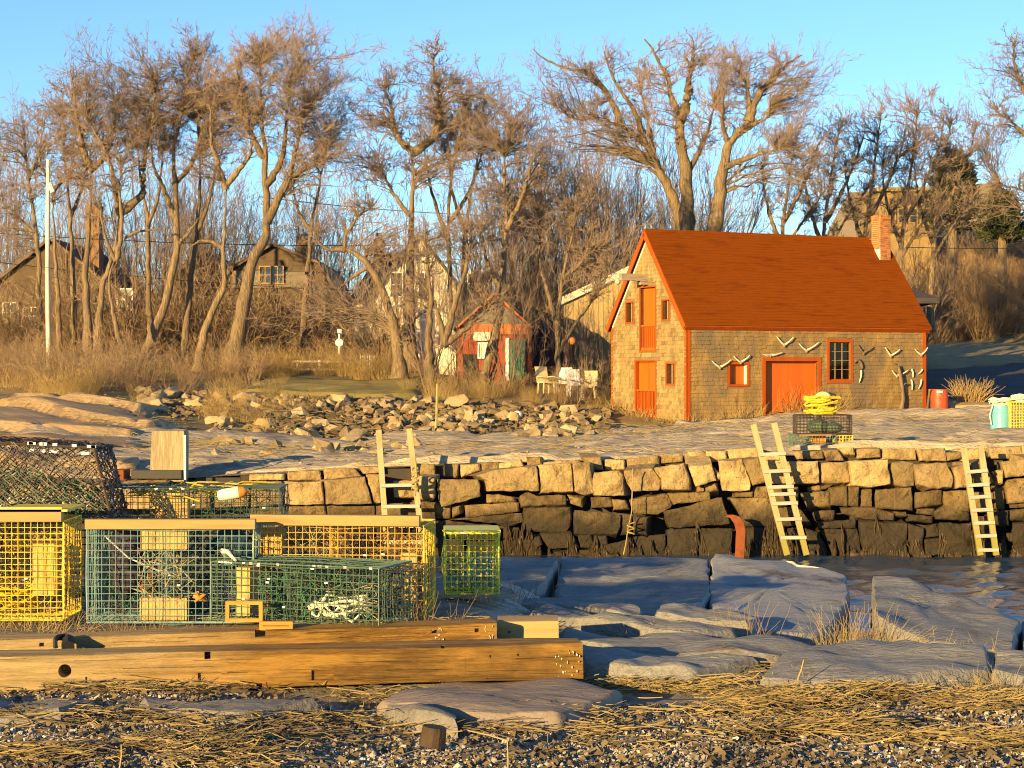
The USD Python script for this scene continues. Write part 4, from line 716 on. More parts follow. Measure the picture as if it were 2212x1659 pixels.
# yellow trap, far left
Y = 9.75; L = .92; x1 = at(137, 1340, Y); H = S(1340 - 1126, Y)
trap('bright yellow wire lobster trap at the left border, standing on its side', place(x1 - [L, 0, 0]), L, .40, H, wire_yellow, .0335, [((-.01, -.03, H - .0), (L - .005, .035, H + .05), lath_mat)], 1, [((L - .17, .03, .13), (L - .05, .12, .40))],
     [(((.1, .1, .08), (.6, .1, .08), (.1, .3, .45), (.6, .3, .45)), 8, 6, yellow_rope), (((.5, .05, .05), (.85, .3, .05), (.5, .05, .2), (.85, .3, .2)), 7, 5, yellow_rope)])
coil(x1 + [-.35, .2, .06], .18, 6, .008, .08, yellow_rope, 'yellow rope coiled inside the yellow lobster trap', seed=5)
q = MB(); q.box(x1 + [-L + .3, -.0, H + .05] , x1 + [-.01, .02, H + .075]); q.box(x1 + [-.34, .0, H + .05], x1 + [.02, .4, H + .062]); obj('slatted_cover', q, paint('yellow_slat', (.62, .46, .06)), label='yellow slatted lid lying on the yellow trap', cat='cover')
# teal trap
Y = 9.7; p = at(188, 1345, Y); L = S(548 - 188, Y); H = S(1345 - 1142, Y)
trap('teal wire lobster trap with two tan bricks inside and a pale wooden runner on top', place(p), L, .42, H, wire_teal, .0385, [((-.005, -.03, H), (L + .01, .03, H + .05), lath_mat)], 2,
     [((S(114, Y), .02, H - .11), (S(214, Y), .12, H - .005)), ((S(112, Y), .02, .01), (S(214, Y), .12, .125))],
     [(((S(105, Y), .06, .12), (S(225, Y), .06, .12), (S(112, Y), .06, H - .12), (S(214, Y), .06, H - .12)), 9, 9, twine_tan), (((.02, .4, .05), (.3, .2, .05), (.02, .4, .45), (.3, .2, .4)), 7, 6, twine_green), (((.5, .1, .05), (.85, .35, .05), (.55, .1, .4), (.85, .3, .42)), 10, 9, twine_dark), (((.05, .3, .02), (.85, .38, .02), (.05, .3, .3), (.85, .38, .35)), 16, 9, twine_dark)])
q = MB(); q.tube([p + [.08, .05, H - .04], p + [.20, .08, H - .16], p + [.42, .1, H - .26], p + [.55, .1, H - .28]], .004, 4); obj('cord', q, twine_white, label='thin pale cord slanting inside the teal trap', cat='cord')
for i, (x, y, z, sx, sz, c) in enumerate(((.16, .25, .30, .09, .17, (.06, .045, .075)), (.27, .3, .16, .05, .1, (.22, .07, .03)), (.72, .28, .36, .12, .12, (.03, .07, .10)), (.80, .2, .13, .08, .09, (.12, .11, .13)))):
    m = trimesh.creation.icosphere(3); m.vertices *= [sx, .08, sz]; m.vertices *= 1 + .9 * (meshkit.fbm(m.vertices * 14 + i, 4, i)[:, None] - .5); m.apply_translation(p + [x, y, z]); obj('net_bundle', m, mat(f'trap_stuff_{"abcd"[i]}', [tuple(.4 * k for k in c), c], 30.0, bump=1, bscale=60), smooth=30, label=('dark purple bundle in the left part of the teal trap', 'small reddish bundle beside the purple one in the teal trap', 'dark blue bundle high in the right part of the teal trap', 'greyish bundle low in the right part of the teal trap')[i], cat='net')
# orange trap
Y = 9.75; p = at(547, 1340, Y + .15); L = .92; H = S(1340 - 1130, Y)
tm = place(p + [0, 0, 0], -.10)
trap('tall orange brown lobster trap with wooden runner along its top front edge', tm, L, .42, H, wire_orange, .0385, [((-.01, -.03, H), (L - .02, .03, H + .055), lath_mat)], 3, [((.03, .1, H - .26), (.13, .2, H - .03)), ((L - .13, .05, .05), (L - .05, .12, H - .15))],
     [(((.1, .3, .1), (.5, .3, .1), (.1, .1, .5), (.5, .1, .5)), 9, 8, twine_tan), (((.3, .38, .05), (.9, .2, .05), (.3, .38, .5), (.9, .25, .45)), 12, 10, twine_brown), (((.5, .1, .05), (.9, .1, .05), (.5, .3, .4), (.9, .3, .4)), 9, 8, twine_brown)], wmats=dict(right_panel=wire_yellow))
# green trap in front
yaw = math.radians(-21); p = at(456, 1338, 9.62)
tmg = place(p, yaw); Lg, Dg, Hg = .96, .40, .30
trap('long dark green lobster trap with white clips in front of the orange one', tmg, Lg, Dg, Hg, wire_green, .036, [], 4, [((.12, .05, .02), (.2, .14, .27))],
     [(((.30, .02, .02), (.52, .1, .02), (.26, .02, .26), (.52, .1, .27)), 10, 9, twine_green), (((.55, .05, .03), (.9, .05, .03), (.55, .3, .25), (.9, .3, .25)), 10, 6, twine_green), (((.45, .3, .02), (.9, .1, .02), (.45, .3, .2), (.9, .1, .2)), 8, 6, twine_tan)], clips=26)
g = lambda x, y, z: (tmg @ np.array([x, y, z, 1]))[:3]
coil(g(.68, .12, .04), .16, 5, .007, .07, pale_rope, 'pale tangled rope inside the long green trap', seed=8)
q = MB(); q.tube([g(-.02, .2, Hg + .0), g(.0, .12, Hg + .045), g(.06, .06, Hg + .05), g(.14, .01, Hg + .01)], [.012, .015, .012, .006], 6); obj('rope', q, pale_rope, label='pale rope end lying over the left edge of the green trap', cat='rope')
# lime trap
Y = 10.7; p = at(962, 1284, Y); L = S(1078 - 962, Y); H = S(1284 - 1152, Y)
tl = trap('small lime green lobster trap standing alone at the right of the pile', place(p, .05), L, .36, H, wire_lime, .034, [], 6, [], [(((.0, .1, .0), (L, .1, .0), (.0, .1, H * .6), (L, .1, H * .6)), 9, 9, twine_green)], wmats=dict(right_panel=wire_lime))
q = MB(); q.box((-.005, .0, H), (L + .01, .36, H + .015)); obj('lid', q, paint('green_lid', (.62, .56, .05)), tl, local=True)
q = MB(); q.box(at(958, 1293, 10.6), at(1118, 1283, 10.75)); obj('plank', q, old_wood, label='grey weathered plank under the lime green trap', cat='plank')
# orange escape vents
for (x0, x1_, y0, y1, Y, lab) in ((487, 567, 1299, 1344, 9.35, 'bright orange rectangular frame standing before the green trap'), (560, 632, 1343, 1361, 9.2, 'orange frame lying flat before the rear timber')):
    a, b = at(x0, y1, Y), at(x1_, y0, Y); t = thing('vent_frame', lab, 'trap part', place(a)); w, h = b[0] - a[0], b[2] - a[2]; om = MATS.get('orange_plastic') or paint('orange_plastic', (.70, .22, .03), .4); th = .018
    for lo, hi in (((0, 0, 0), (w, .03, th)), ((0, 0, h - th), (w, .03, h)), ((0, 0, th), (th, .03, h - th)), ((w - th, 0, th), (w, .03, h - th))): q = MB(); q.box(lo, hi); obj('bar', q, om, t, local=True)
q = MB()
for k in range(9): a = R.uniform(0, 6.28); c = at(431, 1291, 9.66); q.tube([c, c + [.035 * math.cos(a), R.normal(0, .02), .035 * math.sin(a)]], [.012, .004], 5)
obj('tag_bundle', q, MATS['orange_plastic'], label='bundle of orange plastic tags on the front of the teal trap', cat='tags')
# second row behind
Y = 10.75; L = 1.0; p = at(212, 1130, Y)
for lab, dz in (('dark green trap on the second row with yellow netting on top', 0), ('lower dark trap hidden behind the teal trap', -.36)):
    pp = p + [0, 0, dz]; trap(lab, place(pp, .0), L * 1.05, .42, .20 if dz == 0 else .34, wire_dark, .038, [], 7 if dz else 8, [((.28, .1, .01), (.5, .2, .17))] if dz == 0 else [], [(((.6, .1, .02), (1.0, .1, .02), (.6, .2, .18), (1.0, .2, .18)), 8, 4, twine_green)] if dz == 0 else [], clips=14)
q = MB(); rr = np.random.default_rng(4)
for k in range(60):
    a = at(rr.uniform(245, 480), 1078, Y + .1) + [0, rr.uniform(0, .35), rr.uniform(0, .03)]; b_ = a + [rr.uniform(.1, .35), rr.normal(0, .08), rr.uniform(-.01, .06)]; q.tube([a, (a + b_) / 2 + [0, 0, .03], b_], .004, 4)
obj('yellow_netting', q, yellow_rope, label='loose yellow rope strands heaped on the dark green trap', kind='stuff')
a, b_ = at(476, 1070, Y - .05), at(532, 1061, Y - .05); t = thing('trap_buoy', 'white and orange spindle buoy lying on the dark green trap', 'buoy', place(a)); ax = (b_ - a); ln = np.linalg.norm(ax)
rot = trimesh.geometry.align_vectors([0, 0, 1], ax / ln)
def spindle(prof): m = trimesh.creation.revolve(prof, sections=20); m.apply_transform(rot); return m
obj('float_body', spindle([(0, -.02), (.028, -.01), (.034, .02), (.034, ln * .72), (0, ln * .72)]), mat('white_buoy', [(.62, .56, .42), (.78, .72, .58)], 8.0), t, local=True, smooth=40)
obj('float_tip', spindle([(0, ln * .721), (.034, ln * .722), (.03, ln * .9), (.015, ln), (0, ln + .01)]), MATS['orange_plastic'], t, local=True, smooth=40)
# dark rounded trap at the left, behind the yellow one
Y = 10.4; t = thing('lobster_trap', 'dark brown netted trap with sloping end towering behind the yellow trap', 'lobster trap', place(at(0, 1110, Y)), group='wire lobster traps piled on the shore')
A, B, C, D_ = at(-140, 1125, Y), at(243, 1125, Y), at(-140, 950, Y + .1), at(203, 968, Y + .1); dY = np.array([0, .42, 0])
def hexnet(name, a, b, c, d, nu, nv): obj(name, net(MB(), a, b, c, d, nu, nv, .0034, 3, .02), wire_brown, t)
hexnet('front_panel', A, B, C, D_, 26, 13); hexnet('back_panel', A + dY, B + dY, C + dY, D_ + dY, 26, 13); hexnet('right_panel', B, B + dY, D_, D_ + dY, 11, 13); hexnet('top_panel', C, D_, C + dY, D_ + dY, 26, 11)
q = MB()
for a, b in ((C, D_), (D_, D_ + dY), (D_, B), (D_ + dY, B + dY), (C + dY, D_ + dY), (A, B), (B, B + dY)): q.tube([a, b], .008, 5)
obj('frame_rods', q, wire_brown, t)
obj('twine_head', net(MB(), A + [.1, .2, .05], A + [.6, .2, .05], A + [.15, .2, .3], A + [.55, .2, .28], 12, 8, .004, 6, .05), twine_green, t); obj('twine_head', net(MB(), A + [.55, .1, .05], B + [-.1, .1, .03], A + [.6, .25, .22], B + [-.12, .25, .18], 14, 7, .004, 7, .05), twine_green, t)
for k in range(16): p = C + (D_ - C) * R.uniform(.3, 1) + [0, -.01, R.choice([0, -.04])]; q = MB(); q.box(p, p + [.025, .012, .016]); obj('clip', q, clip_mat, t)
q = MB()
for k in range(14): s = R.uniform(.2, .8); a = A + (B - A) * s + [0, .2, .06]; q.tube([a, a + [R.uniform(.05, .2), 0, R.uniform(-.0, .08)], a + [R.uniform(.1, .3), .05, R.uniform(0, .06)]], .006, 4)
obj('loose_twine', q, twine_white, t, kind='stuff')
# trap below it
trap('dark wire trap beneath the brown netted trap at the left', place(at(-140, 1125, Y + .02) - [0, 0, .42], 0), 1.0, .42, .41, wire_dark, .04, [], 12, [], [])

# ------------------------------------------------------------------ trap stack on the quay in front of the barn
Yq = 41.85
b0 = at(1712, 975, Yq)
def qtrap(label, px0, px1, py0, py1, dY, wm, **k):
    p = at(px0, py1, Yq + dY); L, H = S(px1 - px0, Yq + dY), S(py1 - py0, Yq + dY)
    return trap(label, place(p, k.pop('yaw', 0)), L, .6, H, wm, .075, group='lobster traps standing on the quay', r=.006, clips=3, name='lobster_trap', seed=int(px0), **k)
qtrap('lower wire trap of the quay stack with an orange panel inside', 1712, 1806, 940, 972, 0, wire_green, nets=[(((.05, .1, .02), (.4, .1, .02), (.05, .1, .3), (.4, .1, .3)), 5, 4, twine_tan)])
qtrap('lower right wire trap of the quay stack, yellow ended', 1806, 1842, 940, 970, .05, wire_yellow)
qtrap('upper dark wire trap of the quay stack holding green netting', 1722, 1840, 897, 938, .0, wire_brown, nets=[(((.2, .15, .05), (.7, .15, .05), (.2, .15, .38), (.7, .15, .38)), 6, 5, twine_green), (((.6, .3, .05), (1.2, .3, .05), (.6, .3, .38), (1.2, .3, .38)), 7, 5, twine_tan)])
q = MB(); q.box(at(1752, 969, Yq + .3), at(1783, 941, Yq + .34)); obj('orange_panel', q, MATS['orange_plastic'], label='orange plastic crate panel inside the lower quay trap', cat='panel')
q = MB(); q.box(at(1727, 941, Yq - .03), at(1788, 937, Yq + .5)); obj('plank', q, lath_mat, label='pale lath between the two layers of the quay trap stack', cat='plank')
for i, (px, py, w, hh) in enumerate(((1768, 922, 26, 17), (1800, 924, 22, 12))):
    m = trimesh.creation.icosphere(3); m.vertices *= [S(w, Yq), .25, S(hh, Yq)]; m.vertices += .05 * (meshkit.fbm(m.vertices * 5, 3, i)[:, None] - .5) * np.sign(m.vertices); m.apply_translation(at(px, py, Yq + .3))
    obj('net_bundle', m, mat(f'net_bundle_{"a" if i else "b"}', [(.05, .09, .06), (.11, .16, .11)], 9.0, bump=1, bscale=18), smooth=40, label=('green net bundle inside the upper quay trap, left one', 'grey green net bundle inside the upper quay trap, right one')[i], cat='net')
c = at(1775, 897, Yq + .3)
for k in range(5): coil(c + [0, 0, .06 + .08 * k], .36 - .05 * k, 4, .033, .09, yellow_rope, '', seed=20 + k, name='rope_coil') if False else None
coil(c + [-.02, 0, .05], .36, 17, .024, .36, yellow_rope, 'big heap of yellow rope on top of the quay trap stack', seed=21, lump=.3)
m = trimesh.creation.icosphere(3); m.vertices *= [.19, .16, .15]; m.apply_translation(at(1778, 860, Yq + .3)); obj('buoy', m, mat('yellow_buoy', [(.70, .55, .18), (.82, .68, .28)], 4.0), smooth=40, label='yellow buoy lying on the yellow rope heap', cat='buoy')
q = MB(); q.tube([at(1787, 858, Yq + .4), at(1798, 862, Yq + .4), at(1806, 872, Yq + .4)], [.13, .14, .03], 9); obj('buoy', q, paint('dark_buoy', (.05, .045, .03)), label='dark pointed buoy beside the yellow one on the rope heap', cat='buoy')
# yellow trap by the turquoise barrel
p = at(2184, 944, 49.5); t = trap('tall yellow wire trap standing right of the turquoise barrel', place(p), 1.2, .5, S(75, 49.5), wire_yellow, .075, group='lobster traps standing on the quay', r=.007, clips=0, seed=33, nets=[(((.0, .1, .0), (.9, .1, 0), (.0, .1, .9), (.9, .1, .9)), 9, 9, twine_tan)])
coil(p + [.45, .2, S(75, 49.5) + .02], .4, 9, .022, .16, pale_rope, 'pale rope heap on the yellow trap at the right border', seed=9)
# left quay: rail pipe
q = MB(); q.tube([at(1622, 1030, 40.3), at(1618, 1012, 40.4), at(1626, 1004, 40.5), at(1634, 1012, 40.5), at(1636, 1025, 40.5)], .05, 7); obj('iron_hook', q, rust, label='bent dark iron ring beside the top of the long ladder', cat='ring')

# ------------------------------------------------------------------ riprap below the trees, each rock by itself
def hullrock(seed, n=14):
    r = np.random.default_rng(seed); p = r.normal(size=(n, 3)); p /= np.linalg.norm(p, axis=1, keepdims=True); p *= [1, .8, .62]; p += r.normal(0, .08, p.shape)
    return m3.Manifold.hull_points(p)
rr = np.random.default_rng(11); protos = []
spots_ = []
for _ in range(275):
    k = rr.random()
    if k < .62: px, py = rr.uniform(560, 1300), rr.uniform(868, 952)
    elif k < .86: px, py = rr.uniform(300, 640), rr.uniform(862, 935)
    else: px, py = rr.uniform(420, 900), rr.uniform(940, 1000)
    if 880 < px < 1330 and py < 890 and rr.random() < .6: continue
    spots_.append((px, py))
BIG = [(395, 880, 30), (365, 900, 34), (345, 885, 22), (408, 905, 24), (440, 878, 22), (470, 870, 20), (540, 868, 22), (575, 878, 24), (610, 872, 20), (1258, 905, 36), (1060, 918, 30), (1000, 905, 30), (735, 902, 26), (610, 950, 30), (690, 962, 34), (560, 965, 28), (480, 1010, 22), (512, 1012, 30), (550, 1015, 16), (435, 1015, 20), (1290, 900, 30), (1232, 908, 24), (1150, 905, 18)]
for i, (px, py, *sz) in enumerate(BIG + spots_):
    Y = float(np.interp(py, [862, 905, 935, 960, 1000, 1030], [65.5, 62, 58.5, 53, 44.5, 42.5])) + rr.normal(0, .5)
    p = at(px, py, Y); p[2] = float(hmap(p[0], p[1])) + .12; s = (sz[0] / F * Y * .5 if sz else rr.uniform(.12, .36) * (1.0 if rr.random() < .8 else 1.5))
    M4 = place(p, rr.uniform(0, 6.28), rr.normal(0, .35), rr.normal(0, .35), s * np.array([1, 1, rr.uniform(.8, 1.1)]))
    lab, grp = ('flat lying angular rock near the harbour wall, on the open quay', 'rocks on the open quay') if py > 938 else ('angular pale rock tumbled under the brush left of the lawn', 'rocks under the left brush') if px < 600 else ('angular lit rock in the dense band of rubble below the lawn', 'rubble rocks below the lawn') if px < 930 else ('rough rock on the bank between the forked tree and the barn', 'rocks between tree and barn')
    if len(protos) < 8: t = thing('riprap_rock', lab, 'rock', M4, group=grp); obj('stone', hullrock(40 + len(protos)), rock_mat, t, local=True); protos.append(t)
    else: dup(protos[i % 8], M4, lab, grp)
for px, py, Y, s, lab in ((1118, 898, 62, .17, 'white round float lying among the rocks'),):
    m = trimesh.creation.icosphere(3); m.apply_scale(s); m.apply_translation(at(px, py, Y)); obj('float', m, white_trim, smooth=True, label=lab, cat='buoy')
# ------------------------------------------------------------------ bare trees
def spread(rng, d, ang):
    "directions turned from d by ang"
    r = rng.normal(size=d.shape); r -= (r * d).sum(-1, keepdims=True) * d; r /= np.linalg.norm(r, axis=-1, keepdims=True) + 1e-9
    return d * np.cos(ang)[..., None] + r * np.sin(ang)[..., None]
def growl(rng, S, D, L, R0, K, wig, up, wind=(0, 0, 0), taper=.8):
    P = np.zeros((len(S), K, 3)); P[:, 0] = S; d = D.copy()
    for k in range(1, K):
        d = d + rng.normal(0, wig, d.shape) + np.array([0, 0, up]) + np.array(wind); d /= np.linalg.norm(d, axis=1, keepdims=True); P[:, k] = P[:, k - 1] + d * (L / (K - 1))[:, None]
    t = np.linspace(0, 1, K); return P, R0[:, None] * (1 - taper * t[None])
def kids(rng, P, Rr, per, t0, ang, lenf, rf, rmin, tip=True):
    N, K, _ = P.shape; n = N * per; i = np.repeat(np.arange(N), per); t = rng.uniform(t0, 1, n)
    if tip: t[::per] = 1.0
    x = t * (K - 1); k = np.minimum(x.astype(int), K - 2); fr = (x - k)[:, None]
    S = P[i, k] * (1 - fr) + P[i, k + 1] * fr; d = P[i, k + 1] - P[i, k]; sl = np.linalg.norm(d, axis=1, keepdims=True); d = d / (sl + 1e-9)
    r = np.maximum(rmin, (Rr[i, k] * (1 - fr[:, 0]) + Rr[i, k + 1] * fr[:, 0]) * rf); L = sl[:, 0] * (K - 1) * lenf * rng.uniform(.5, 1.2, n) * (1.15 - .45 * t)
    return S, spread(rng, d, rng.uniform(*ang, n)), L, r
def smooth_path(p, n, rng, wob):
    p = np.asarray(p, float); d = np.r_[0, np.cumsum(np.linalg.norm(np.diff(p, axis=0), axis=1))]; s = np.linspace(0, d[-1], n)
    from scipy.interpolate import PchipInterpolator
    q = PchipInterpolator(d, p)(s); w = rng.normal(0, wob, q.shape); w[0] = 0; return q + w
def tree(label, Y, limbs, crown, seed, n1=30, group=None, name='bare_tree', per=(6, 5, 4), wind=(0, 0, 0), up=.09, rad=1.0, m=(None, None, None), tw=.0085, lenf=(.6, .55, .6), dspread=1.0):
    "limbs: (radius m, [(px, py) ...]) traced; crown: ellipses (px, py, rx, ry) in picture units, given real depth"
    rng = np.random.default_rng(seed); base = at(*limbs[0][1][0], Y); base[2] = min(base[2], float(hmap(base[0], Y)) + .1); T = thing(name, label, 'tree', place(base), group=group); v = MB(); LP, LR = [], []
    for k, (r, pts) in enumerate(limbs):
        dy = 0 if k == 0 else rng.normal(0, .8); n = len(pts); p = np.array([at(x, y, Y + dy * (i / max(1, n - 1)) ** 1.2) for i, (x, y) in enumerate(pts)])
        if k == 0: p = np.vstack([p[0] - [0, 0, .4], p])
        q = smooth_path(p, 26, rng, .02 * (r / .2) ** .5 * rad); t = np.linspace(0, 1, 26); rr_ = (.90 * r * rad * (1 - .96 * t ** .8) + .016) * (1 + .08 * rng.normal(size=26)); rr_[:4] *= (1 + .45 * np.linspace(1, 0, 4)) if k == 0 else 1
        v.add(*tubes(q[None], rr_[None], 9)); LP.append(q); LR.append(rr_)
    obj('trunk', v, m[0] or bark_mat, T, smooth=60)
    A = np.vstack(LP); Ar = np.concatenate(LR); Ad = np.vstack([np.gradient(q, axis=0) for q in LP]); Ad /= np.linalg.norm(Ad, axis=1, keepdims=True) + 1e-9
    tot = sum(c[2] * c[3] for c in crown); S_, P1, R1 = [], [], []
    for cx, cy, rx, ry in crown:
        for _ in range(max(3, round(2.3 * n1 * c_ / tot)) if (c_ := rx * ry) else 0):
            u = rng.normal(size=3); u /= np.linalg.norm(u); u *= rng.uniform(.2, 1) ** .45; rw = rx / F * Y * dspread
            tg = at(cx + u[0] * rx * 1.2, cy - u[2] * ry * 1.08 + 8, Y) + [0, u[1] * rw, 0]; dd = np.linalg.norm(A - tg, axis=1); low = np.maximum(0, A[:, 2] - tg[2] + .35 * dd); j = np.argmin(dd + 2.2 * low + .6 * (Ar < .03)); p0 = A[j]; d = dd[j]
            t = np.linspace(0, 1, 8)[:, None]; c1 = p0 + (Ad[j] * .6 + [0, 0, .25]) * d * .45; q = (1-t)**2 * p0 + 2*t*(1-t) * c1 + t*t * tg; q[1:] += rng.normal(0, .022 * d, (7, 3)) * np.sin(t[1:] * 2.6)
            P1.append(q); R1.append(min(Ar[j] * .75, .012 + .015 * d) * (1 - .72 * t[:, 0]))
    P1, R1 = np.array(P1), np.array(R1)
    P2, R2 = growl(rng, *kids(rng, P1, R1, per[0], .08, (.35, .95), lenf[0], .6, tw * 1.6), 6, .13, up, wind)
    P3, R3 = growl(rng, *kids(rng, P2, R2, per[1], .15, (.4, 1.1), lenf[1], .7, tw * 1.15), 5, .16, up, wind)
    P4, R4 = growl(rng, *kids(rng, P3, R3, per[2], .1, (.4, 1.1), lenf[2], .8, tw), 3, .18, up * .6, wind)
    b = MB(); b.add(*tubes(P1, R1, 5)); obj('branches', b, m[1] or branch_mat, T, kind='stuff', smooth=True)
    curves('crown_twigs', [(P2, R2), (P3, R3), (P4, R4)], m[2] or twig_mat, T); return T
G1 = None
tree('slender dark tree at the left border beside the white pole', 86, [(.20, [(86, 790), (84, 600), (79, 511), (61, 389), (54, 306), (44, 240)]), (.10, [(79, 511), (40, 470), (8, 440), (-30, 400)]), (.08, [(61, 389), (85, 320), (95, 260)])], [(40, 330, 75, 120), (5, 470, 40, 80), (95, 290, 40, 80)], 1, 34)
tree('tree with a straight pale trunk just right of the white pole', 82, [(.20, [(128, 790), (126, 660), (122, 594), (116, 480), (113, 414)]), (.10, [(113, 414), (95, 370), (80, 330)]), (.10, [(113, 420), (150, 385), (190, 392)])], [(110, 350, 60, 80), (165, 330, 60, 70)], 2, 18, per=(5, 5, 4))
tree('tall tree whose left crown has the lone spiky twig top', 80, [(.30, [(192, 805), (188, 700), (186, 596), (196, 432), (194, 360)]), (.16, [(194, 362), (168, 270), (162, 216), (150, 150)]), (.14, [(194, 370), (230, 330), (245, 260), (240, 180)])], [(165, 215, 58, 90), (240, 230, 60, 90), (160, 330, 50, 60)], 3, 34)
tree('dark leaning trunk tree that forks at its middle with a bright branch', 79, [(.30, [(210, 800), (214, 700), (221, 622), (240, 560), (253, 506), (256, 462)]), (.22, [(256, 468), (285, 440), (306, 418), (313, 324), (330, 260), (335, 180)]), (.16, [(256, 468), (248, 400), (232, 340), (205, 285), (180, 250)]), (.10, [(238, 560), (300, 500), (345, 610 - 115), (370, 520)])], [(330, 190, 70, 90), (235, 220, 70, 90), (280, 310, 70, 70)], 4, 40)
tree('bright sunlit trunk tree among the left group', 78, [(.20, [(272, 798), (255, 720), (243, 660), (235, 610), (250, 560)]), (.13, [(250, 565), (262, 480), (258, 400), (275, 330)]), (.10, [(250, 565), (225, 500), (215, 440)])], [(265, 340, 60, 90), (215, 430, 40, 60)], 5, 20, per=(5, 5, 4))
tree('tall central tree of the left group with an upright spire crown', 80, [(.28, [(307, 800), (330, 720), (355, 660), (375, 580), (382, 533), (380, 432), (374, 342), (388, 260), (403, 187), (420, 110)]), (.14, [(378, 470), (350, 400), (330, 350), (325, 290)]), (.14, [(376, 400), (420, 340), (440, 260), (450, 190)]), (.12, [(382, 530), (410, 500), (430, 470)])], [(400, 170, 70, 100), (430, 260, 60, 80), (345, 260, 55, 80), (425, 100, 30, 40)], 6, 46)
tree('forked tree with a sunlit foot left of the big domed tree', 79, [(.26, [(429, 800), (448, 698), (470, 650), (486, 610), (483, 538), (486, 468), (490, 400)]), (.16, [(488, 410), (470, 350), (457, 306), (455, 220)]), (.15, [(490, 400), (520, 362), (540, 332), (545, 260)]), (.10, [(484, 540), (440, 520), (405, 540)])], [(465, 230, 50, 90), (520, 270, 60, 80), (440, 350, 40, 60)], 7, 30)
tree('biggest tree of the left group with a broad domed crown', 78, [(.42, [(499, 798), (512, 725), (525, 666), (544, 570), (573, 506), (578, 450), (572, 380), (569, 324), (563, 216), (560, 150)]), (.24, [(576, 480), (600, 430), (624, 385), (640, 320), (660, 250)]), (.18, [(574, 400), (610, 340), (620, 250), (625, 170)]), (.16, [(570, 340), (535, 270), (520, 200), (510, 140)]), (.12, [(624, 385), (680, 350), (710, 320)])], [(600, 170, 120, 100), (660, 260, 85, 100), (540, 200, 75, 110), (690, 340, 55, 60), (580, 110, 80, 45)], 8, 88, per=(6, 6, 5))
tree('crooked leafless tree bending left before the white house', 76, [(.30, [(862, 800), (855, 730), (835, 650), (799, 577), (765, 545), (747, 538), (745, 510), (770, 474), (790, 455), (815, 449)]), (.13, [(747, 538), (715, 540), (690, 525), (683, 505)]), (.10, [(799, 577), (760, 600), (720, 640)])], [(790, 440, 50, 35), (690, 480, 35, 45), (715, 650, 45, 40), (830, 500, 40, 60)], 9, 26, per=(6, 5, 4))
tree('tall thick trunk tree before the white house with a twisted right limb', 79, [(.40, [(888, 805), (886, 720), (885, 639), (888, 486), (892, 378), (888, 324)]), (.26, [(888, 330), (915, 315), (938, 288), (950, 260), (953, 234), (945, 190), (938, 144), (948, 105)]), (.18, [(888, 324), (870, 310), (852, 281), (845, 230), (830, 190)]), (.12, [(892, 378), (930, 360), (990, 330)]), (.12, [(889, 470), (840, 400), (815, 340)])], [(940, 140, 45, 75), (860, 220, 85, 90), (990, 210, 65, 85), (820, 330, 70, 80), (960, 330, 60, 70)], 10, 72, per=(6, 6, 4))
tree('thin many stemmed tree right of the tall twisted tree', 82, [(.16, [(985, 820), (975, 640), (968, 500), (973, 396), (990, 320), (1007, 252), (1015, 190)]), (.12, [(968, 520), (940, 440), (925, 380), (915, 300)]), (.12, [(970, 480), (1010, 420), (1035, 350), (1048, 290)])], [(1010, 240, 50, 80), (1045, 300, 40, 70), (920, 330, 35, 70)], 11, 30, wind=(0, 0, .04))
tree('near tree with a dark V shaped fork before the tan shed', 68, [(.28, [(939, 880), (935, 800), (958, 745)]), (.24, [(939, 870), (928, 800), (925, 745), (930, 651), (922, 560), (920, 500)]), (.14, [(958, 745), (950, 690), (930, 640), (900, 600)]), (.15, [(958, 745), (1000, 715), (1030, 690), (1060, 660)]), (.16, [(958, 745), (985, 650), (1010, 560), (1020, 480)])], [(1010, 520, 50, 60), (925, 540, 45, 60), (1050, 650, 40, 40), (880, 620, 40, 40)], 12, 36, per=(6, 5, 3), m=(bark_mat, None, None))
tree('straight pale trunk tree in front of the red shed', 70, [(.25, [(1040, 845), (1055, 780), (1067, 730), (1078, 680), (1083, 621), (1090, 540), (1093, 490), (1090, 360), (1100, 300)]), (.13, [(1083, 621), (1050, 560), (1040, 500)]), (.13, [(1090, 500), (1130, 420), (1150, 340)]), (.14, [(1048, 845), (1070, 790), (1075, 740)])], [(1100, 290, 60, 100), (1150, 340, 50, 80), (1040, 450, 40, 70), (1090, 430, 60, 60)], 13, 46, per=(6, 5, 4))
tree('plain upright tree between the pole tree and the spiky crowned tree', 83, [(.20, [(160, 800), (158, 600), (150, 450), (140, 330), (135, 240)]), (.10, [(152, 470), (185, 380), (200, 300)])], [(135, 260, 50, 80), (190, 310, 45, 70)], 51, 22)
tree('plain upright tree left of the spire crowned tree', 82, [(.20, [(330, 805), (322, 650), (318, 480), (300, 360), (295, 260)]), (.10, [(318, 490), (345, 400), (352, 310)])], [(300, 250, 55, 90), (350, 290, 45, 70)], 52, 26)
tree('slightly leaning tree just right of the spire crowned tree', 81, [(.22, [(395, 805), (408, 650), (425, 500), (432, 380), (425, 250)]), (.11, [(426, 500), (455, 420), (470, 330)])], [(430, 230, 55, 90), (475, 300, 45, 70)], 53, 26)
tree('thin upright tree behind the red shed roof', 83, [(.20, [(1005, 830), (1000, 640), (1008, 480), (1030, 350), (1045, 260)]), (.10, [(1006, 500), (975, 400), (968, 320)])], [(1050, 250, 45, 80), (975, 300, 40, 70)], 54, 22)
tree('tree filling the gap right of the domed tree', 84, [(.22, [(655, 800), (660, 640), (672, 500), (690, 400), (700, 320)]), (.10, [(672, 500), (640, 440), (632, 380)])], [(705, 300, 45, 80), (640, 380, 40, 50)], 55, 20)
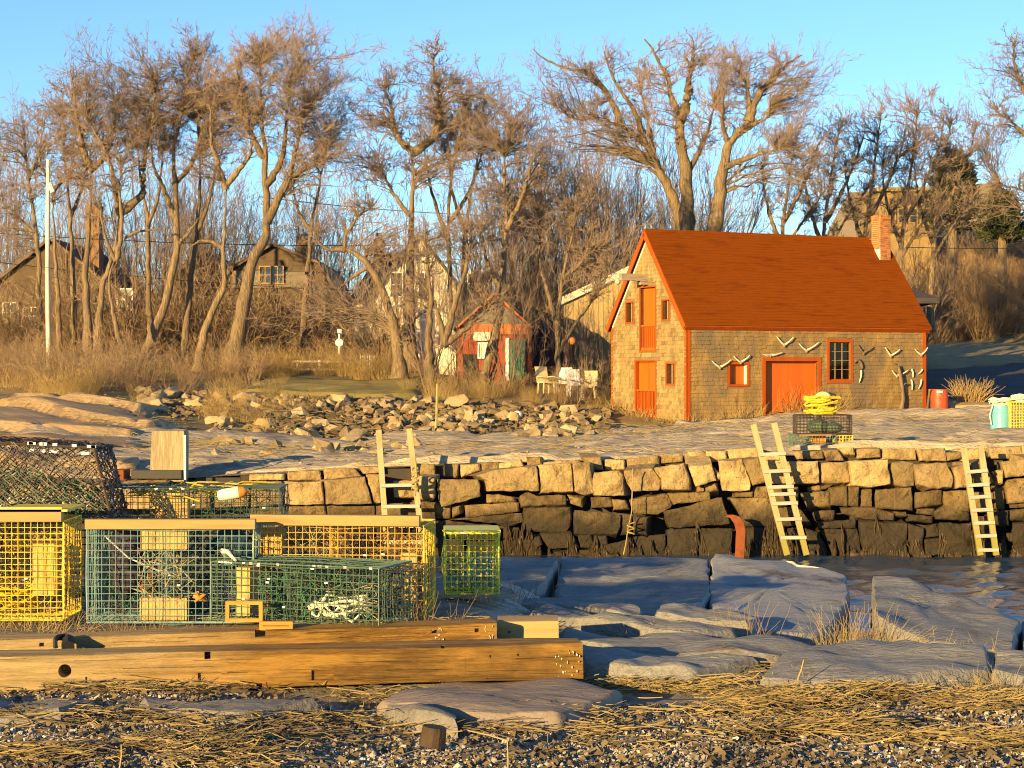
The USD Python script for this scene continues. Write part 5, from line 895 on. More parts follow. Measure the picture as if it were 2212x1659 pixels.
tree('slim forked tree beside the garden chairs', 71, [(.17, [(1211, 862), (1206, 780), (1205, 698), (1215, 600), (1235, 520), (1250, 430)]), (.12, [(1205, 700), (1180, 620), (1165, 540), (1170, 450)]), (.11, [(1207, 760), (1250, 690), (1290, 640)]), (.10, [(1215, 600), (1260, 560), (1280, 480)])], [(1250, 440, 50, 70), (1170, 460, 45, 70), (1290, 560, 45, 70)], 14, 40, per=(6, 5, 4))
tree('tree with a great limb leaning left behind the barn gable', 84, [(.42, [(1490, 560), (1470, 470), (1435, 389), (1410, 340), (1392, 313), (1341, 273), (1291, 252)]), (.18, [(1341, 273), (1310, 200), (1270, 160), (1200, 140), (1150, 105)]), (.16, [(1392, 313), (1370, 240), (1330, 180), (1305, 110)]), (.15, [(1410, 340), (1400, 260), (1380, 190)]), (.12, [(1291, 252), (1250, 258), (1215, 240)])], [(1230, 180, 70, 60), (1320, 170, 60, 70), (1290, 280, 70, 60), (1380, 230, 50, 90)], 15, 56, wind=(-.03, 0, 0))
tree('windswept willow like tree with two upright limbs behind the barn roof', 82, [(.50, [(1484, 560), (1485, 450), (1481, 378), (1470, 310), (1466, 252), (1450, 205), (1437, 162), (1415, 120), (1395, 85)]), (.30, [(1468, 260), (1484, 220), (1488, 173), (1495, 130), (1500, 95)]), (.16, [(1481, 378), (1510, 330), (1535, 260), (1545, 200)])], [(1480, 110, 55, 45), (1440, 190, 50, 80), (1540, 170, 50, 60), (1510, 280, 50, 70)], 16, 52, wind=(.05, 0, .05), lenf=(.6, .55, .6))
tree('stout windswept tree with a broken limb behind the barn roof', 81, [(.50, [(1542, 560), (1548, 460), (1560, 378), (1574, 313), (1600, 280), (1617, 263), (1618, 209), (1605, 170), (1600, 145)]), (.26, [(1617, 263), (1640, 205), (1668, 173), (1700, 140), (1733, 119)]), (.24, [(1590, 290), (1630, 268), (1662, 250)]), (.18, [(1565, 360), (1620, 340), (1690, 320)]), (.14, [(1574, 313), (1560, 250), (1565, 190)])], [(1620, 140, 80, 50), (1700, 170, 60, 60), (1680, 260, 60, 55), (1580, 230, 50, 80), (1700, 330, 60, 50)], 17, 66, wind=(.09, 0, .03), lenf=(.6, .55, .6))
for i, (lab, x, top, sp) in enumerate((('upswept tree over the left third of the barn roof', 1700, 250, 60), ('upswept tree with reddish twigs over the middle of the roof', 1790, 225, 70), ('tall spiky tree left of the chimney', 1880, 195, 70), ('spiky upswept tree behind the chimney', 1960, 190, 80), ('wide upswept tree right of the chimney', 2030, 215, 70))):
    tree(lab, 88 + i, [(.20, [(x - 20, 700), (x - 12, 520), (x, 420), (x + 12, 340), (x + 25, top + 30)]), (.13, [(x - 12, 530), (x - 45, 430), (x - 55, 350)]), (.13, [(x - 8, 480), (x + 40, 390), (x + 70, 310), (x + 80, top + 50)]), (.10, [(x - 15, 560), (x + 40, 470), (x + 90, 400)])], [(x + 10, top + 90, sp, 90), (x - 40, 380, sp * .7, 70), (x + 60, top + 140, sp * .8, 90), (x + 10, 450, sp, 70)], 30 + i, 46, wind=(.02, 0, .07), per=(5, 5, 4))
tree('big bare tree reaching in from the right border', 92, [(.45, [(2290, 640), (2280, 450), (2262, 320), (2245, 220), (2235, 120)]), (.20, [(2262, 330), (2215, 290), (2180, 260), (2150, 240)]), (.18, [(2250, 250), (2205, 180), (2190, 120), (2200, 70)]), (.16, [(2275, 420), (2210, 410), (2160, 400)])], [(2190, 150, 70, 80), (2150, 270, 55, 70), (2260, 130, 60, 80), (2170, 390, 55, 60), (2250, 300, 60, 80)], 40, 60)
# thicket of thin stems behind: prototypes, then copies
def sapling(seed, h, n=7, wide=.22, per=(6, 5, 3), name='sapling', label='', group=None, m0=None, w0=.055, upb=.12, tw=.010):
    rng = np.random.default_rng(seed); T = thing(name, label, 'tree', np.eye(4), group=group); a = rng.uniform(0, 6.28, n); S = np.stack([.3 * np.cos(a), .3 * np.sin(a), 0 * a - .2], 1) * h / 8
    D = np.stack([wide * np.cos(a), wide * np.sin(a), 1 + 0 * a], 1); D /= np.linalg.norm(D, axis=1, keepdims=True)
    P0, R0 = growl(rng, S, D, h * rng.uniform(.7, 1.05, n), np.full(n, w0 * h / 8), 10, .09, .05); P2, R2 = growl(rng, *kids(rng, P0, R0, per[0] + 3, .25, (.3, .8), .38, .5, .015), 6, .15, upb); P3, R3 = growl(rng, *kids(rng, P2, R2, per[1], .15, (.3, .9), .45, .7, tw), 4, .2, .1); P4, R4 = growl(rng, *kids(rng, P3, R3, per[2], .1, (.4, 1.), .5, .8, tw * .9), 3, .2, .06)
    b = MB(); b.add(*tubes(P0, R0, 6)); obj('stems', b, m0 or branch_mat, T, local=True); curves('crown_twigs', [(P2, R2), (P3, R3), (P4, R4)], twig_mat, T, True); return T
LABS = 'thin stemmed leafless sapling in the thicket behind the sheds and the barn'
sap = [sapling(60 + k, 8.0, 6 + k, .2 + .05 * k, label=LABS, group='saplings in the thicket') for k in range(4)]
rng = np.random.default_rng(77); cnt = 0
SPOTS = [(x, rng.uniform(86, 104), rng.uniform(.7, 1.15)) for x in np.linspace(1090, 1510, 34) + rng.normal(0, 8, 34)] + [(x, rng.uniform(88, 100), rng.uniform(.5, .75)) for x in np.linspace(1560, 2000, 9) + rng.normal(0, 10, 9)] + [(x, rng.uniform(69, 75), rng.uniform(.3, .55)) for x in np.linspace(930, 1330, 8) + rng.normal(0, 12, 8)] + [(x, rng.uniform(93, 104), rng.uniform(.6, 1.2)) for x in np.linspace(-20, 740, 38) + rng.normal(0, 14, 38)] + [(x, rng.uniform(82, 89), rng.uniform(.4, .9)) for x in np.linspace(740, 1090, 9)]
for px, Y, s in SPOTS:
    p = at(px, 800, Y); p[2] = float(hmap(p[0], Y)); M4 = place(p, rng.uniform(0, 6.28), 0, 0, s * np.array([1, 1, rng.uniform(1.1, 1.45)]))
    lab, grp = ('leafless sapling in the thicket left of the white lamp post', 'saplings behind the left trees') if px < 745 else ('leafless sapling by the white house and the red shed', 'saplings round the sheds') if px < 1095 else ('leafless sapling in the thick brush left of the barn', 'saplings left of the barn') if px < 1520 else ('leafless sapling showing over the barn roof', 'saplings behind the barn roof')
    if cnt < 4: sap[cnt].GetAttribute('xformOp:transform').Set(gfm(M4)); keys(sap[cnt], label=lab, group=grp)
    else: dup(sap[cnt % 4], M4, lab, grp)
    cnt += 1
def shrub(seed, label, group, m, n=26, h=1.3, wide=.55, per=(4, 3), r0=.012, name='dead_shrub'):
    rng = np.random.default_rng(seed); T = thing(name, label, 'shrub', np.eye(4), group=group); a = rng.uniform(0, 6.28, n); rr = rng.uniform(.02, .5, n); S = np.stack([rr * np.cos(a), rr * np.sin(a), 0 * a - .1], 1)
    D = np.stack([wide * np.cos(a) + rng.normal(0, .2, n), wide * np.sin(a) + rng.normal(0, .2, n), 1 + 0 * a], 1); D /= np.linalg.norm(D, axis=1, keepdims=True)
    P0, R0 = growl(rng, S, D, h * rng.uniform(.6, 1.2, n), np.full(n, r0), 6, .14, .02); P1, R1 = growl(rng, *kids(rng, P0, R0, per[0], .15, (.3, .9), .5, .8, .008), 4, .2, .04); P2, R2 = growl(rng, *kids(rng, P1, R1, per[1], .1, (.3, 1.), .55, .8, .007), 3, .2, .03)
    b = MB(); b.add(*tubes(P0, R0, 4)); b.add(*tubes(P1, R1, 3, False)); b.add(*tubes(P2, R2, 3, False)); obj('stems', b, m, T, local=True); return T
KINDS = {'brown': [shrub(90 + k, 'brown twiggy dead shrub on the bank below the trees', 'brown shrubs on the bank', shrub_mat, 30, 1.5) for k in range(3)], 'gold': [shrub(95 + k, 'golden dry grass clump on the bank and lawn edge', 'golden dry grass clumps', gold_mat, 90, 1.0, .35, (1, 1), .008, 'grass_clump') for k in range(3)], 'hill': [shrub(98 + k, 'reddish brown brush clump on the slope at the right', 'brush on the right slope', mat('hill_brush', [(.16, .10, .06), (.26, .17, .09), (.21, .13, .075)], .4, vary=.25) if k == 0 else MATS['hill_brush'], 60, 2.6, .5, (5, 4), .014, 'hill_brush') for k in range(3)]}
used = {k: 0 for k in KINDS}
def scatter(kind, n, X, Yr, s, seed, lab, grp):
    rng = np.random.default_rng(seed)
    for _ in range(n):
        px, Y = rng.uniform(*X), rng.uniform(*Yr); p = at(px, 800, Y); p[2] = float(hmap(p[0], Y)) - .03; M4 = place(p, rng.uniform(0, 6.28), 0, 0, rng.uniform(*s) * np.array([1, 1, rng.uniform(.8, 1.25)])); k = used[kind]; used[kind] += 1; ks = KINDS[kind]
        if k < len(ks): ks[k].GetAttribute('xformOp:transform').Set(gfm(M4)); keys(ks[k], label=lab, group=grp)
        else: dup(ks[k % len(ks)], M4, lab, grp)
for c in [
    ('brown', 24, (-20, 420), (64, 72), (0.5, 0.9), 1, 'twiggy brown shrub above the left rock ledge', 'shrubs above the left ledge'),
    ('brown', 46, (-20, 560), (72, 82), (0.5, 1.0), 2, 'twiggy brown shrub among the left tree trunks', 'shrubs among the left trunks'),
    ('brown', 14, (640, 900), (77, 82), (0.4, 0.8), 3, 'small brown shrub along the lawn by the white lamp post', 'shrubs by the lamp post'),
    ('brown', 14, (880, 1330), (67, 72), (0.4, 0.8), 4, 'low brown shrub on the bank before the sheds', 'shrubs before the sheds'),
    ('brown', 46, (-20, 900), (83, 91), (0.8, 1.5), 12, 'tall brown shrub hiding the walls of the left houses', 'shrubs before the houses'),
    ('brown', 34, (-20, 620), (83.5, 89), (1.5, 2.5), 14, 'tall twiggy brown shrub close before the left house fronts', 'tall shrubs at the house fronts'),
    ('gold', 16, (0, 200), (60, 66), (0.5, 0.9), 5, 'golden grass clump behind the left rock ledge', 'grass behind the ledge'),
    ('gold', 22, (200, 700), (60, 74), (0.35, 0.7), 6, 'golden grass clump among the rubble rocks', 'grass among the rubble'),
    ('gold', 20, (520, 870), (76, 80), (0.6, 1.1), 7, 'golden grass clump along the back of the lawn', 'grass behind the lawn'),
    ('gold', 18, (850, 1330), (66, 70), (0.4, 0.8), 8, 'golden grass clump on the bank between forked tree and barn', 'grass near the barn bank'),
    ('gold', 10, (430, 560), (55, 60), (0.3, 0.6), 13, 'golden grass clump beside the mooring post rocks', 'grass by the mooring post'),
    ('hill', 80, (1960, 2300), (113, 140), (0.9, 1.5), 9, 'reddish brown brush clump on the slope right of the barn', 'brush on the right slope'),
    ('hill', 14, (1500, 1900), (96, 106), (0.8, 1.3), 10, 'dark brush clump behind the barn roof', 'brush behind the barn'),
    ('hill', 34, (1080, 1480), (84, 96), (0.9, 1.5), 11, 'brown brush clump left of the barn behind the tan shed', 'brush behind the tan shed')]: scatter(*c)
# conifer on the right slope
con_mat = mat('conifer_needles', [(.018, .030, .014), (.045, .06, .025), (.07, .075, .03)], 1.2, island=.35, translucent=.1)
def conifer(label, px, py0, py1, Y, seed, wpx):
    rng = np.random.default_rng(seed); b0 = at(px, py1, Y); h = S(py1 - py0, Y); w = S(wpx, Y) / 2; T = thing('conifer', label, 'tree', place(b0)); q = MB(); q.tube([b0 - [0, 0, 4], b0 + [0, 0, h * .5], b0 + [0, 0, h * .97]], [.35, .22, .03], 8); obj('trunk', q, bark_mat, T)
    L, C = [], []
    for k in range(150):
        z = rng.uniform(0, 1); a = rng.uniform(0, 6.28); l = w * (1 - z) ** .6 * rng.uniform(.35, 1.15) + .2; s = b0 + [0, 0, z * h]; e = s + [l * math.cos(a), l * math.sin(a), l * rng.uniform(.1, .7)]; L.append([s, (s + e) / 2 - [0, 0, .06 * l], e])
        for _ in range(22): t = rng.uniform(.45, 1.05); C.append((s + (e - s) * t + rng.normal(0, .16, 3), (e - s) / l))
    obj('boughs', tubes(np.array(L), np.tile([.06, .04, .015], (len(L), 1)), 3, False), branch_mat, T)
    P = np.array([c[0] for c in C]); D = np.array([c[1] for c in C]); P = np.repeat(P, 3, 0); D = np.repeat(D, 3, 0) * .6 + rng.normal(0, .5, (len(P), 3)) + [0, 0, .35]; D /= np.linalg.norm(D, axis=1, keepdims=True); X = np.cross(D, rng.normal(size=D.shape)); X /= np.linalg.norm(X, axis=1, keepdims=True); ln = rng.uniform(.25, .5, (len(P), 1))
    v = np.stack([P - X * .05, P + X * .05, P + D * ln + X * .02, P + D * ln - X * .02], 1).reshape(-1, 3); f = (np.arange(len(P))[:, None, None] * 4 + np.array([[0, 1, 2], [0, 2, 3]])).reshape(-1, 3); obj('crown_needles', (v, f), con_mat, T)
conifer('dark green conifer rising on the right skyline behind the brush', 2058, 338, 500, 118, 5, 130); conifer('lower dark conifer drooping right of the taller one', 2165, 430, 520, 116, 6, 95)
# ------------------------------------------------------------------ houses behind the trees
brown_shingle = mat('brown_house_shingle', [(.065, .042, .026), (.115, .078, .048), (.09, .06, .037)], 1.0, stretch=(1, 1, 4), bump=.6, bscale=8, island=.2)
mat('old_chimney', [(.15, .085, .045), (.22, .13, .065)], 3.0, bump=.5); grey_shingle = mat('grey_house_shingle', [(.11, .09, .065), (.18, .15, .11)], 1.5, stretch=(1, 1, 4), bump=.5, bscale=10)
brown_roof = mat('brown_roof', [(.085, .055, .035), (.14, .095, .06)], 1.2, stretch=(1, 1, 5), bump=.5, bscale=8); dark_roof = mat('dark_roof', [(.035, .032, .034), (.06, .055, .055)], 2.0, bump=.4)
cream = mat('cream_wall', [(.56, .50, .38), (.68, .62, .48)], 1.5, bump=.3, stretch=(1, 1, 4)); tan_wall = mat('tan_board', [(.24, .17, .07), (.34, .25, .11)], 3.0, stretch=(3, 3, .3), bump=.5)
white_p = paint('white_paint', (.74, .72, .66), .6); red_shed = mat('red_shed_wall', [(.19, .034, .010), (.27, .052, .014)], 2.0, bump=.4, bscale=20); green_door = paint('green_door', (.05, .13, .08), .6)
pane_dark = mat('house_pane', [(.02, .025, .03), (.04, .045, .05)], 1.0, rough=.08, spec=.6); tan_build = mat('tan_building_wall', [(.20, .13, .05), (.27, .18, .07)], 1.0, bump=.3)
def gable_house(name, label, cx, py_e, py_r, wpx, Y, D, wallm, roofm, yaw=0.0, base=None, ov=.3, cat='house', outline=None, th=.16):
    "gable end faces the camera: eaves at py_e, ridge at py_r, width wpx"
    ze, zr, w = at(cx, py_e, Y)[2], at(cx, py_r, Y)[2], S(wpx, Y); x0 = at(cx, 800, Y)[0]; zb = float(hmap(x0, Y)) - .5 if base is None else base
    T = thing(name, label, cat, place((x0, Y, 0), yaw)); prof = outline or [(-w / 2, ze), (0, zr), (w / 2, ze)]
    poly = [(prof[0][0], zb)] + list(prof) + [(prof[-1][0], zb)]
    b = m3.Manifold.extrude(m3.CrossSection([poly[::-1]]), D).rotate((90, 0, 0)).translate((0, D, 0)); obj('wall', b, wallm, T, local=True)
    for (xa, za), (xb, zb_) in zip(prof[:-1], prof[1:]):
        d = np.array([xb - xa, zb_ - za]); l = np.linalg.norm(d); d /= l; nrm = np.array([-d[1], d[0]]); nrm = nrm if nrm[1] > 0 else -nrm
        ea = ov if (xa, za) == prof[0] else 0; eb = ov if (xb, zb_) == prof[-1] else 0; a = np.array([xa, za]) - d * ea; e = np.array([xb, zb_]) + d * eb; q = MB()
        q.add([[p[0] + nrm[0] * o, y, p[1] + nrm[1] * o] for y in (-ov, D + ov) for p in (a, e) for o in (.02, th)], BOXF); obj('roof', q, roofm, T, local=True)
    return T
def win(T, x0, y0, x1, y1, Y, framem=None, panem=None, nx=2, ny=2, label=None, t=.06):
    "window standing in front of a wall at depth Y"
    a, b = at(x0, y1, Y), at(x1, y0, Y); q = MB(); q.box(a + [0, -.02, 0], b + [0, .02, 0]); d = obj('window', q, panem or pane_dark, T, label=label); fm = framem or white_p; w = max(.05, t); bars = MB()
    for lo, hi in (((a[0] - w, a[2] - w), (b[0] + w, a[2])), ((a[0] - w, b[2]), (b[0] + w, b[2] + w)), ((a[0] - w, a[2]), (a[0], b[2])), ((b[0], a[2]), (b[0] + w, b[2]))): bars.box((lo[0], a[1] - .07, lo[1]), (hi[0], a[1] + .02, hi[1]))
    obj('frame', bars, fm, d.GetParent()) if False else None
    f = stage.GetPrimAtPath(d.GetPath()); obj('frame', bars, fm, f)
    for i in range(1, nx): q = MB(); x = a[0] + (b[0] - a[0]) * i / nx; q.box((x - w / 3, a[1] - .05, a[2]), (x + w / 3, a[1] - .02, b[2])); obj('glazing_bar', q, fm, f)
    for j in range(1, ny): q = MB(); z = a[2] + (b[2] - a[2]) * j / ny; q.box((a[0], a[1] - .045, z - w / 3), (b[0], a[1] - .022, z + w / 3)); obj('glazing_bar', q, fm, f)
def block(T, name, x0, y0, x1, y1, Y, D, m, label=None): q = MB(); q.box(at(x0, y1, Y), at(x1, y0, Y) + [0, D, 0]); return obj(name, q, m, T, label=label)
# brown gambrel house
Y = 92; sc = Y / F; z = lambda py: CAMZ + (HY - py) * sc; X = lambda px: (px - 590) * sc
T = gable_house('brown_house', 'large dark brown shingled house with a gambrel gable behind the left trees', 590, 640, 530, 290, Y, 9, brown_shingle, brown_roof, outline=[(X(462), z(660)), (X(500), z(585)), (X(590), z(532)), (X(690), z(572)), (X(735), z(660))])
block(T, 'gable_panel', 500, 585, 660, 622, Y - .12, .1, grey_shingle); win(T, 562, 577, 584, 611, Y - .16, lath_mat, label='left sash of the double gable window'); win(T, 588, 577, 611, 611, Y - .16, lath_mat, label='right sash of the double gable window'); block(T, 'chimney', 640, 505, 662, 560, Y + 3, .7, MATS['old_chimney']); _pp = mat('pale_pane', [(.22, .21, .21), (.3, .29, .28)], 1.0)
T = gable_house('brown_house', 'long brown roofed wing joining the gambrel house on its left', 430, 640, 545, 170, 96, 10, brown_shingle, brown_roof); win(T, 398, 660, 420, 700, 95.9); win(T, 440, 660, 462, 700, 95.9)
T = gable_house('brown_house', 'wide low brown roofed house at the left border with a tall chimney', 110, 650, 520, 330, 95, 11, brown_shingle, brown_roof); block(T, 'chimney', 184, 442, 214, 600, 95.5, 1.0, MATS['old_chimney']); win(T, 8, 655, 38, 695, 94.9, MATS['weathered_trim']); win(T, 52, 665, 84, 700, 94.9, MATS['weathered_trim']); win(T, 255, 625, 285, 668, 94.9, panem=MATS['pale_pane'])
# white house
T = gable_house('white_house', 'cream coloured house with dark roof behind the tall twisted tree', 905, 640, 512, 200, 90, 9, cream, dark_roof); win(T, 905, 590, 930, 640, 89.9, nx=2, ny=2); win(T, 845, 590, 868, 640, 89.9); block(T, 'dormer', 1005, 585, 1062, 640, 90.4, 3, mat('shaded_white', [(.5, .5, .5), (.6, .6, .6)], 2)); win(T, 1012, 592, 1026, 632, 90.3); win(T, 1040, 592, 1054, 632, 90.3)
block(T, 'side_wing', 765, 640, 850, 800, 90.6, 5, cream); q = MB(); q.add([at(755, 645, 90.3), at(820, 545, 92.5), at(900, 545, 92.5), at(860, 645, 90.3)], [[0, 1, 2, 3]]); v, f = q.out; obj('wing_roof', (np.vstack([v, v - [0, 0, .2]]), np.vstack([f, f[:, ::-1] + 4, [[0, 4, 5], [0, 5, 1], [2, 6, 7], [2, 7, 3], [3, 7, 4], [3, 4, 0]]])), dark_roof, T); q = MB(); q.box(at(808, 580, 92), at(829, 516, 92) + [0, .6, 0]); c_ = obj('chimney', q, MATS['old_chimney'], T); q = MB(); q.box(at(813, 516, 92.1), at(824, 503, 92.1) + [0, .3, 0]); obj('chimney_pot', q, dark_roof, c_)
win(T, 690 + 88, 690, 800, 735, 90.5, panem=MATS['pale_pane'])
# cream lean-to
T = gable_house('cream_shed', 'low cream shed with a bright window between the trees', 930, 700, 668, 110, 80, 5, cream, mat('pale_roof', [(.42, .38, .3), (.52, .47, .38)], 2.0), cat='shed', ov=.15); win(T, 888, 722, 914, 760, 79.9, panem=MATS['pale_pane'], nx=3, ny=3); win(T, 948, 705, 966, 728, 79.9)
# red shed
Y = 77
T = gable_house('red_shed', 'small red boat shed with grey gable and a green door behind the pale trunk', 1068, 705, 636, 160, Y, 7, red_shed, dark_roof, cat='shed', ov=.25); sc = Y / F
q = MB(); g0 = at(1068, 705, Y - .06); w = S(146, Y); q.mesh(m3.Manifold.extrude(m3.CrossSection([[(-w / 2, 0), (w / 2, 0), (0, S(62, Y))]]), .05).rotate((90, 0, 0)).translate(g0)); obj('gable_shingles', q, grey_shingle, T)
for a, b in (((986, 708), (1068, 634)), ((1150, 708), (1068, 634))): q = MB(); q.bar(at(*a, Y - .3), at(*b, Y - .3), .08, .24, up=(0, 1, 0)); obj('barge_board', q, mat('orange_trim', [(.42, .12, .03), (.50, .15, .04)], 3) if 'orange_trim' not in MATS else MATS['orange_trim'], T)
block(T, 'fascia_board', 996, 700, 1140, 722, Y - .12, .1, MATS['orange_trim']); block(T, 'sign_panel', 1022, 717, 1059, 736, Y - .2, .06, cream); win(T, 1035, 742, 1052, 772, Y - .1, panem=cream, nx=1, ny=1)
block(T, 'door', 1100, 735, 1128, 822, Y - .1, .08, green_door, 'green door of the red shed'); block(T, 'door_post', 1092, 730, 1099, 822, Y - .14, .1, white_p); block(T, 'door_post', 1129, 730, 1135, 822, Y - .14, .1, green_door); block(T, 'dark_opening', 1000, 765, 1032, 820, Y - .05, .04, dark_mat)
T = gable_house('dark_lean_to', 'dark open lean to adjoining the right side of the red shed', 1185, 735, 690, 100, 79, 5, mat('lean_to_wall', [(.05, .03, .03), (.09, .05, .05)], 2), dark_roof, cat='shed', ov=.1)
m = trimesh.creation.icosphere(2, .17); m.apply_translation(at(1236, 737, 78)); obj('hanging_buoy', m, paint('orange_float', (.5, .17, .06)), smooth=40, label='pinkish orange round buoy hanging on the tan shed wall', cat='buoy')
# tan board shed with sloping eave
Y = 82; T = thing('tan_shed', 'tan vertical board shed with a rising roof edge left of the barn', 'shed', place(at(1280, 840, Y))); n = 16
for k in range(n):
    x0, x1 = 1218 + (1390 - 1218) * k / n, 1218 + (1390 - 1218) * (k + 1) / n; yt = 652 - (x0 - 1218) * .46; q = MB(); q.box(at(x0 + .5, 850, Y + R.uniform(0, .05)), at(x1 - .5, yt, Y + .2) + [0, .2, 0]); obj('board', q, tan_wall, T)
q = MB(); q.bar(at(1208, 652, Y - .1), at(1395, 566, Y - .1), .3, .16, up=(0, 1, 0)); obj('roof_edge', q, MATS['pale_roof'], T); block(T, 'side_room', 1340, 600, 1400, 850, Y + .5, 5, tan_wall)
# dark hip roofed building right of the barn
Y = 84; z0, z1, zb = at(0, 712, Y)[2], at(0, 640, Y)[2], 1.5; x0, x1 = at(1935, 0, Y)[0], at(2017, 0, Y)[0]; T = thing('hip_roof_house', 'dark purple brown hip roofed building right behind the barn', 'house', place((x1, Y, 2.5)))
q = MB(); q.box((x0 - 3, Y, zb), (x1 - .5, Y + 6, at(0, 655, Y)[2])); obj('wall', q, mat('dark_wall', [(.03, .024, .028), (.05, .042, .046)], 2.0, stretch=(1, 1, 4), bump=.4), T)
ze, zr = at(0, 643, Y)[2], at(0, 592, Y)[2]; q = MB(); q.add([(x0 - 4, Y - .6, ze), (x1 + .1, Y - .6, ze), (x1 + .1, Y + 6.6, ze), (x0 - 4, Y + 6.6, ze), (x0 - 1, Y + 3, zr), (x1 - 2.2, Y + 3, zr)], [[0, 1, 5], [0, 5, 4], [1, 2, 5], [2, 3, 4], [2, 4, 5], [3, 0, 4]]); obj('roof', q, mat('purple_roof', [(.045, .03, .04), (.07, .05, .062)], 2.0), T); q = MB(); q.box((x0 - 4, Y - .62, ze - .28), (x1 + .12, Y + 6.6, ze - .01)); obj('fascia', q, MATS['dark_wall'], T)
# tan block house and grey roofed house up the slope
Y = 125; T = thing('tan_building', 'flat topped tan building glowing behind the chimney and the brush', 'building', place(at(1950, 560, Y))); q = MB(); q.box(at(1897, 640, Y), at(2015, 412, Y) + [0, 8, 0]); obj('wall', q, tan_build, T); block(T, 'cornice', 1893, 404, 2020, 413, Y - .3, 8.6, tan_wall)
for i in range(4): win(T, 1918 + 24 * i, 452, 1932 + 24 * i, 480, Y - .05, tan_build, None, 1, 2, t=.1)
T = gable_house('hilltop_house', 'big grey brown roofed house on the hill at the right border', 2150, 600, 398, 420, 140, 12, grey_shingle, mat('hill_roof', [(.15, .12, .085), (.21, .17, .12)], 1.0, stretch=(1, 1, 4), bump=.4), base=12, yaw=.9)
# poles, lamp post, fence, wires
q = MB(); zt = at(104, 345, 80); zb = at(106, 800, 80); q.tube([zb - [0, 0, .5], (zb + zt) / 2 + [-.05, 0, 0], zt], [.115, .10, .08], 10); T = thing('utility_pole', 'sunlit white utility pole among the left trees', 'utility pole', place(zb)); obj('pole', q, mat('white_pole', [(.40, .36, .28), (.62, .57, .46)], 3.0, stretch=(1, 1, .3), bump=.3), T, smooth=40); q = MB(); q.tube([at(106, 395, 79.8), at(114, 415, 79.8)], .1, 6); obj('bracket', q, white_p, T)
T = thing('lamp_post', 'white post with a carved white disc and lantern cap beside the fence', 'lamp post', place(at(733, 808, 80))); q = MB(); q.tube([at(733, 815, 80), at(733, 760, 80), at(733, 722, 80)], [.06, .05, .045], 8); obj('post', q, white_p, T); q = MB(); q.mesh(m3.Manifold.cylinder(.08, .17, .17, 16).rotate((90, 0, 0)).translate(at(733, 740, 79.9))); obj('disc', q, white_p, T); q = MB(); q.box(at(729, 720, 79.9), at(738, 711, 80.05)); obj('lantern', q, white_p, T)
T = thing('rail_fence', 'low pale wooden rail fence left of the white lamp post', 'fence', place(at(690, 810, 79)))
for x in (642, 690, 735): q = MB(); q.box(at(x - 2.2, 822, 79.5), at(x + 2.2, 778, 79.6)); obj('post', q, white_trim, T)
for y in (780, 797): q = MB(); q.box(at(632, y + 3, 79.4), at(742, y - 1, 79.48)); obj('rail', q, white_trim, T)
T = thing('picket_fence', 'grey shaded picket fence behind the lamp post before the white house', 'fence', place(at(760, 800, 84)))
for k in range(14): x = 742 + 5 * k; q = MB(); q.box(at(x, 800, 84), at(x + 3, 768, 84.05)); obj('picket', q, MATS['shaded_white'], T)
q = MB(); q.tube([at(940, 948, 58), at(943, 900, 58), at(945, 830, 58)], .045, 6); obj('stake', q, straw_mat, label='thin tall pale stake standing in the rocks below the dark forked tree', cat='stake')
q = MB(); q.box(at(919, 865, 71), at(926, 762, 71.1)); obj('stake', q, lath_mat, label='pale wooden plank upright beside the dark forked tree', cat='plank')
wire_m = paint('black_cable', (.02, .02, .02))
for (x0, y0), (x1, y1), sag, lab in (((-60, 560), (760, 628), 8, 'lowest overhead cable crossing the left houses'), ((-60, 500), (880, 530), 10, 'middle overhead cable behind the left trees'), ((560, 425), (1200, 470), 9, 'upper overhead cable behind the tall twisted tree'), ((1960, 534), (2300, 533), 3, 'overhead cable right of the chimney')):
    t = np.linspace(0, 1, 16); q = MB(); q.tube([at(x0 + (x1 - x0) * s, y0 + (y1 - y0) * s + sag * 4 * s * (1 - s), 87) for s in t], .018, 4); obj('overhead_cable', q, wire_m, label=lab, cat='cable')
# garden chairs
def chair(px, py, Y, yaw, m, label):
    b = at(px, py, Y); T = thing('garden_chair', label, 'chair', place(b, yaw), group='garden chairs behind the rocks')
    for x in (-.24, .24):
        for y in (-.22, .22): q = MB(); q.bar((x, y, 0), (x * .9, y * .9, .42), .05, .05); obj('leg', q, m, T, local=True)
        q = MB(); q.box((x - .03, -.26, .62), (x + .03, .25, .66)); obj('armrest', q, m, T, local=True)
    q = MB(); q.box((-.25, -.26, .40), (.25, .25, .45)); obj('seat', q, m, T, local=True); q = MB(); q.bar((0, .25, .42), (0, .42, 1.0), .5, .05, up=(0, 1, 0)) if False else q.add([(x, y + o, z) for x in (-.25, .25) for (y, z) in ((.24, .43), (.42, 1.02)) for o in (0, .04)], BOXF); obj('backrest', q, m, T, local=True)
chair(1180, 850, 70, .5, mat('tan_chair', [(.48, .36, .2), (.56, .43, .25)], 3.0), 'tan garden chair leftmost of the garden chairs, facing half right'); chair(1216, 852, 70.5, -.3, white_p, 'white rounded garden chair second from the left'); chair(1243, 856, 69.5, .2, mat('blue_chair', [(.34, .37, .42), (.40, .43, .48)], 3.0), 'bluish white garden chair beside the tan one at the right'); chair(1273, 860, 69, -.2, MATS['tan_chair'], 'tan garden chair rightmost, nearest the barn gable')
q = MB(); q.box(at(1010, 850, 74), at(1050, 800, 74) + [0, .7, 0]); obj('covered_grill', q, dark_mat, label='dark covered box standing in front of the red shed', cat='box')
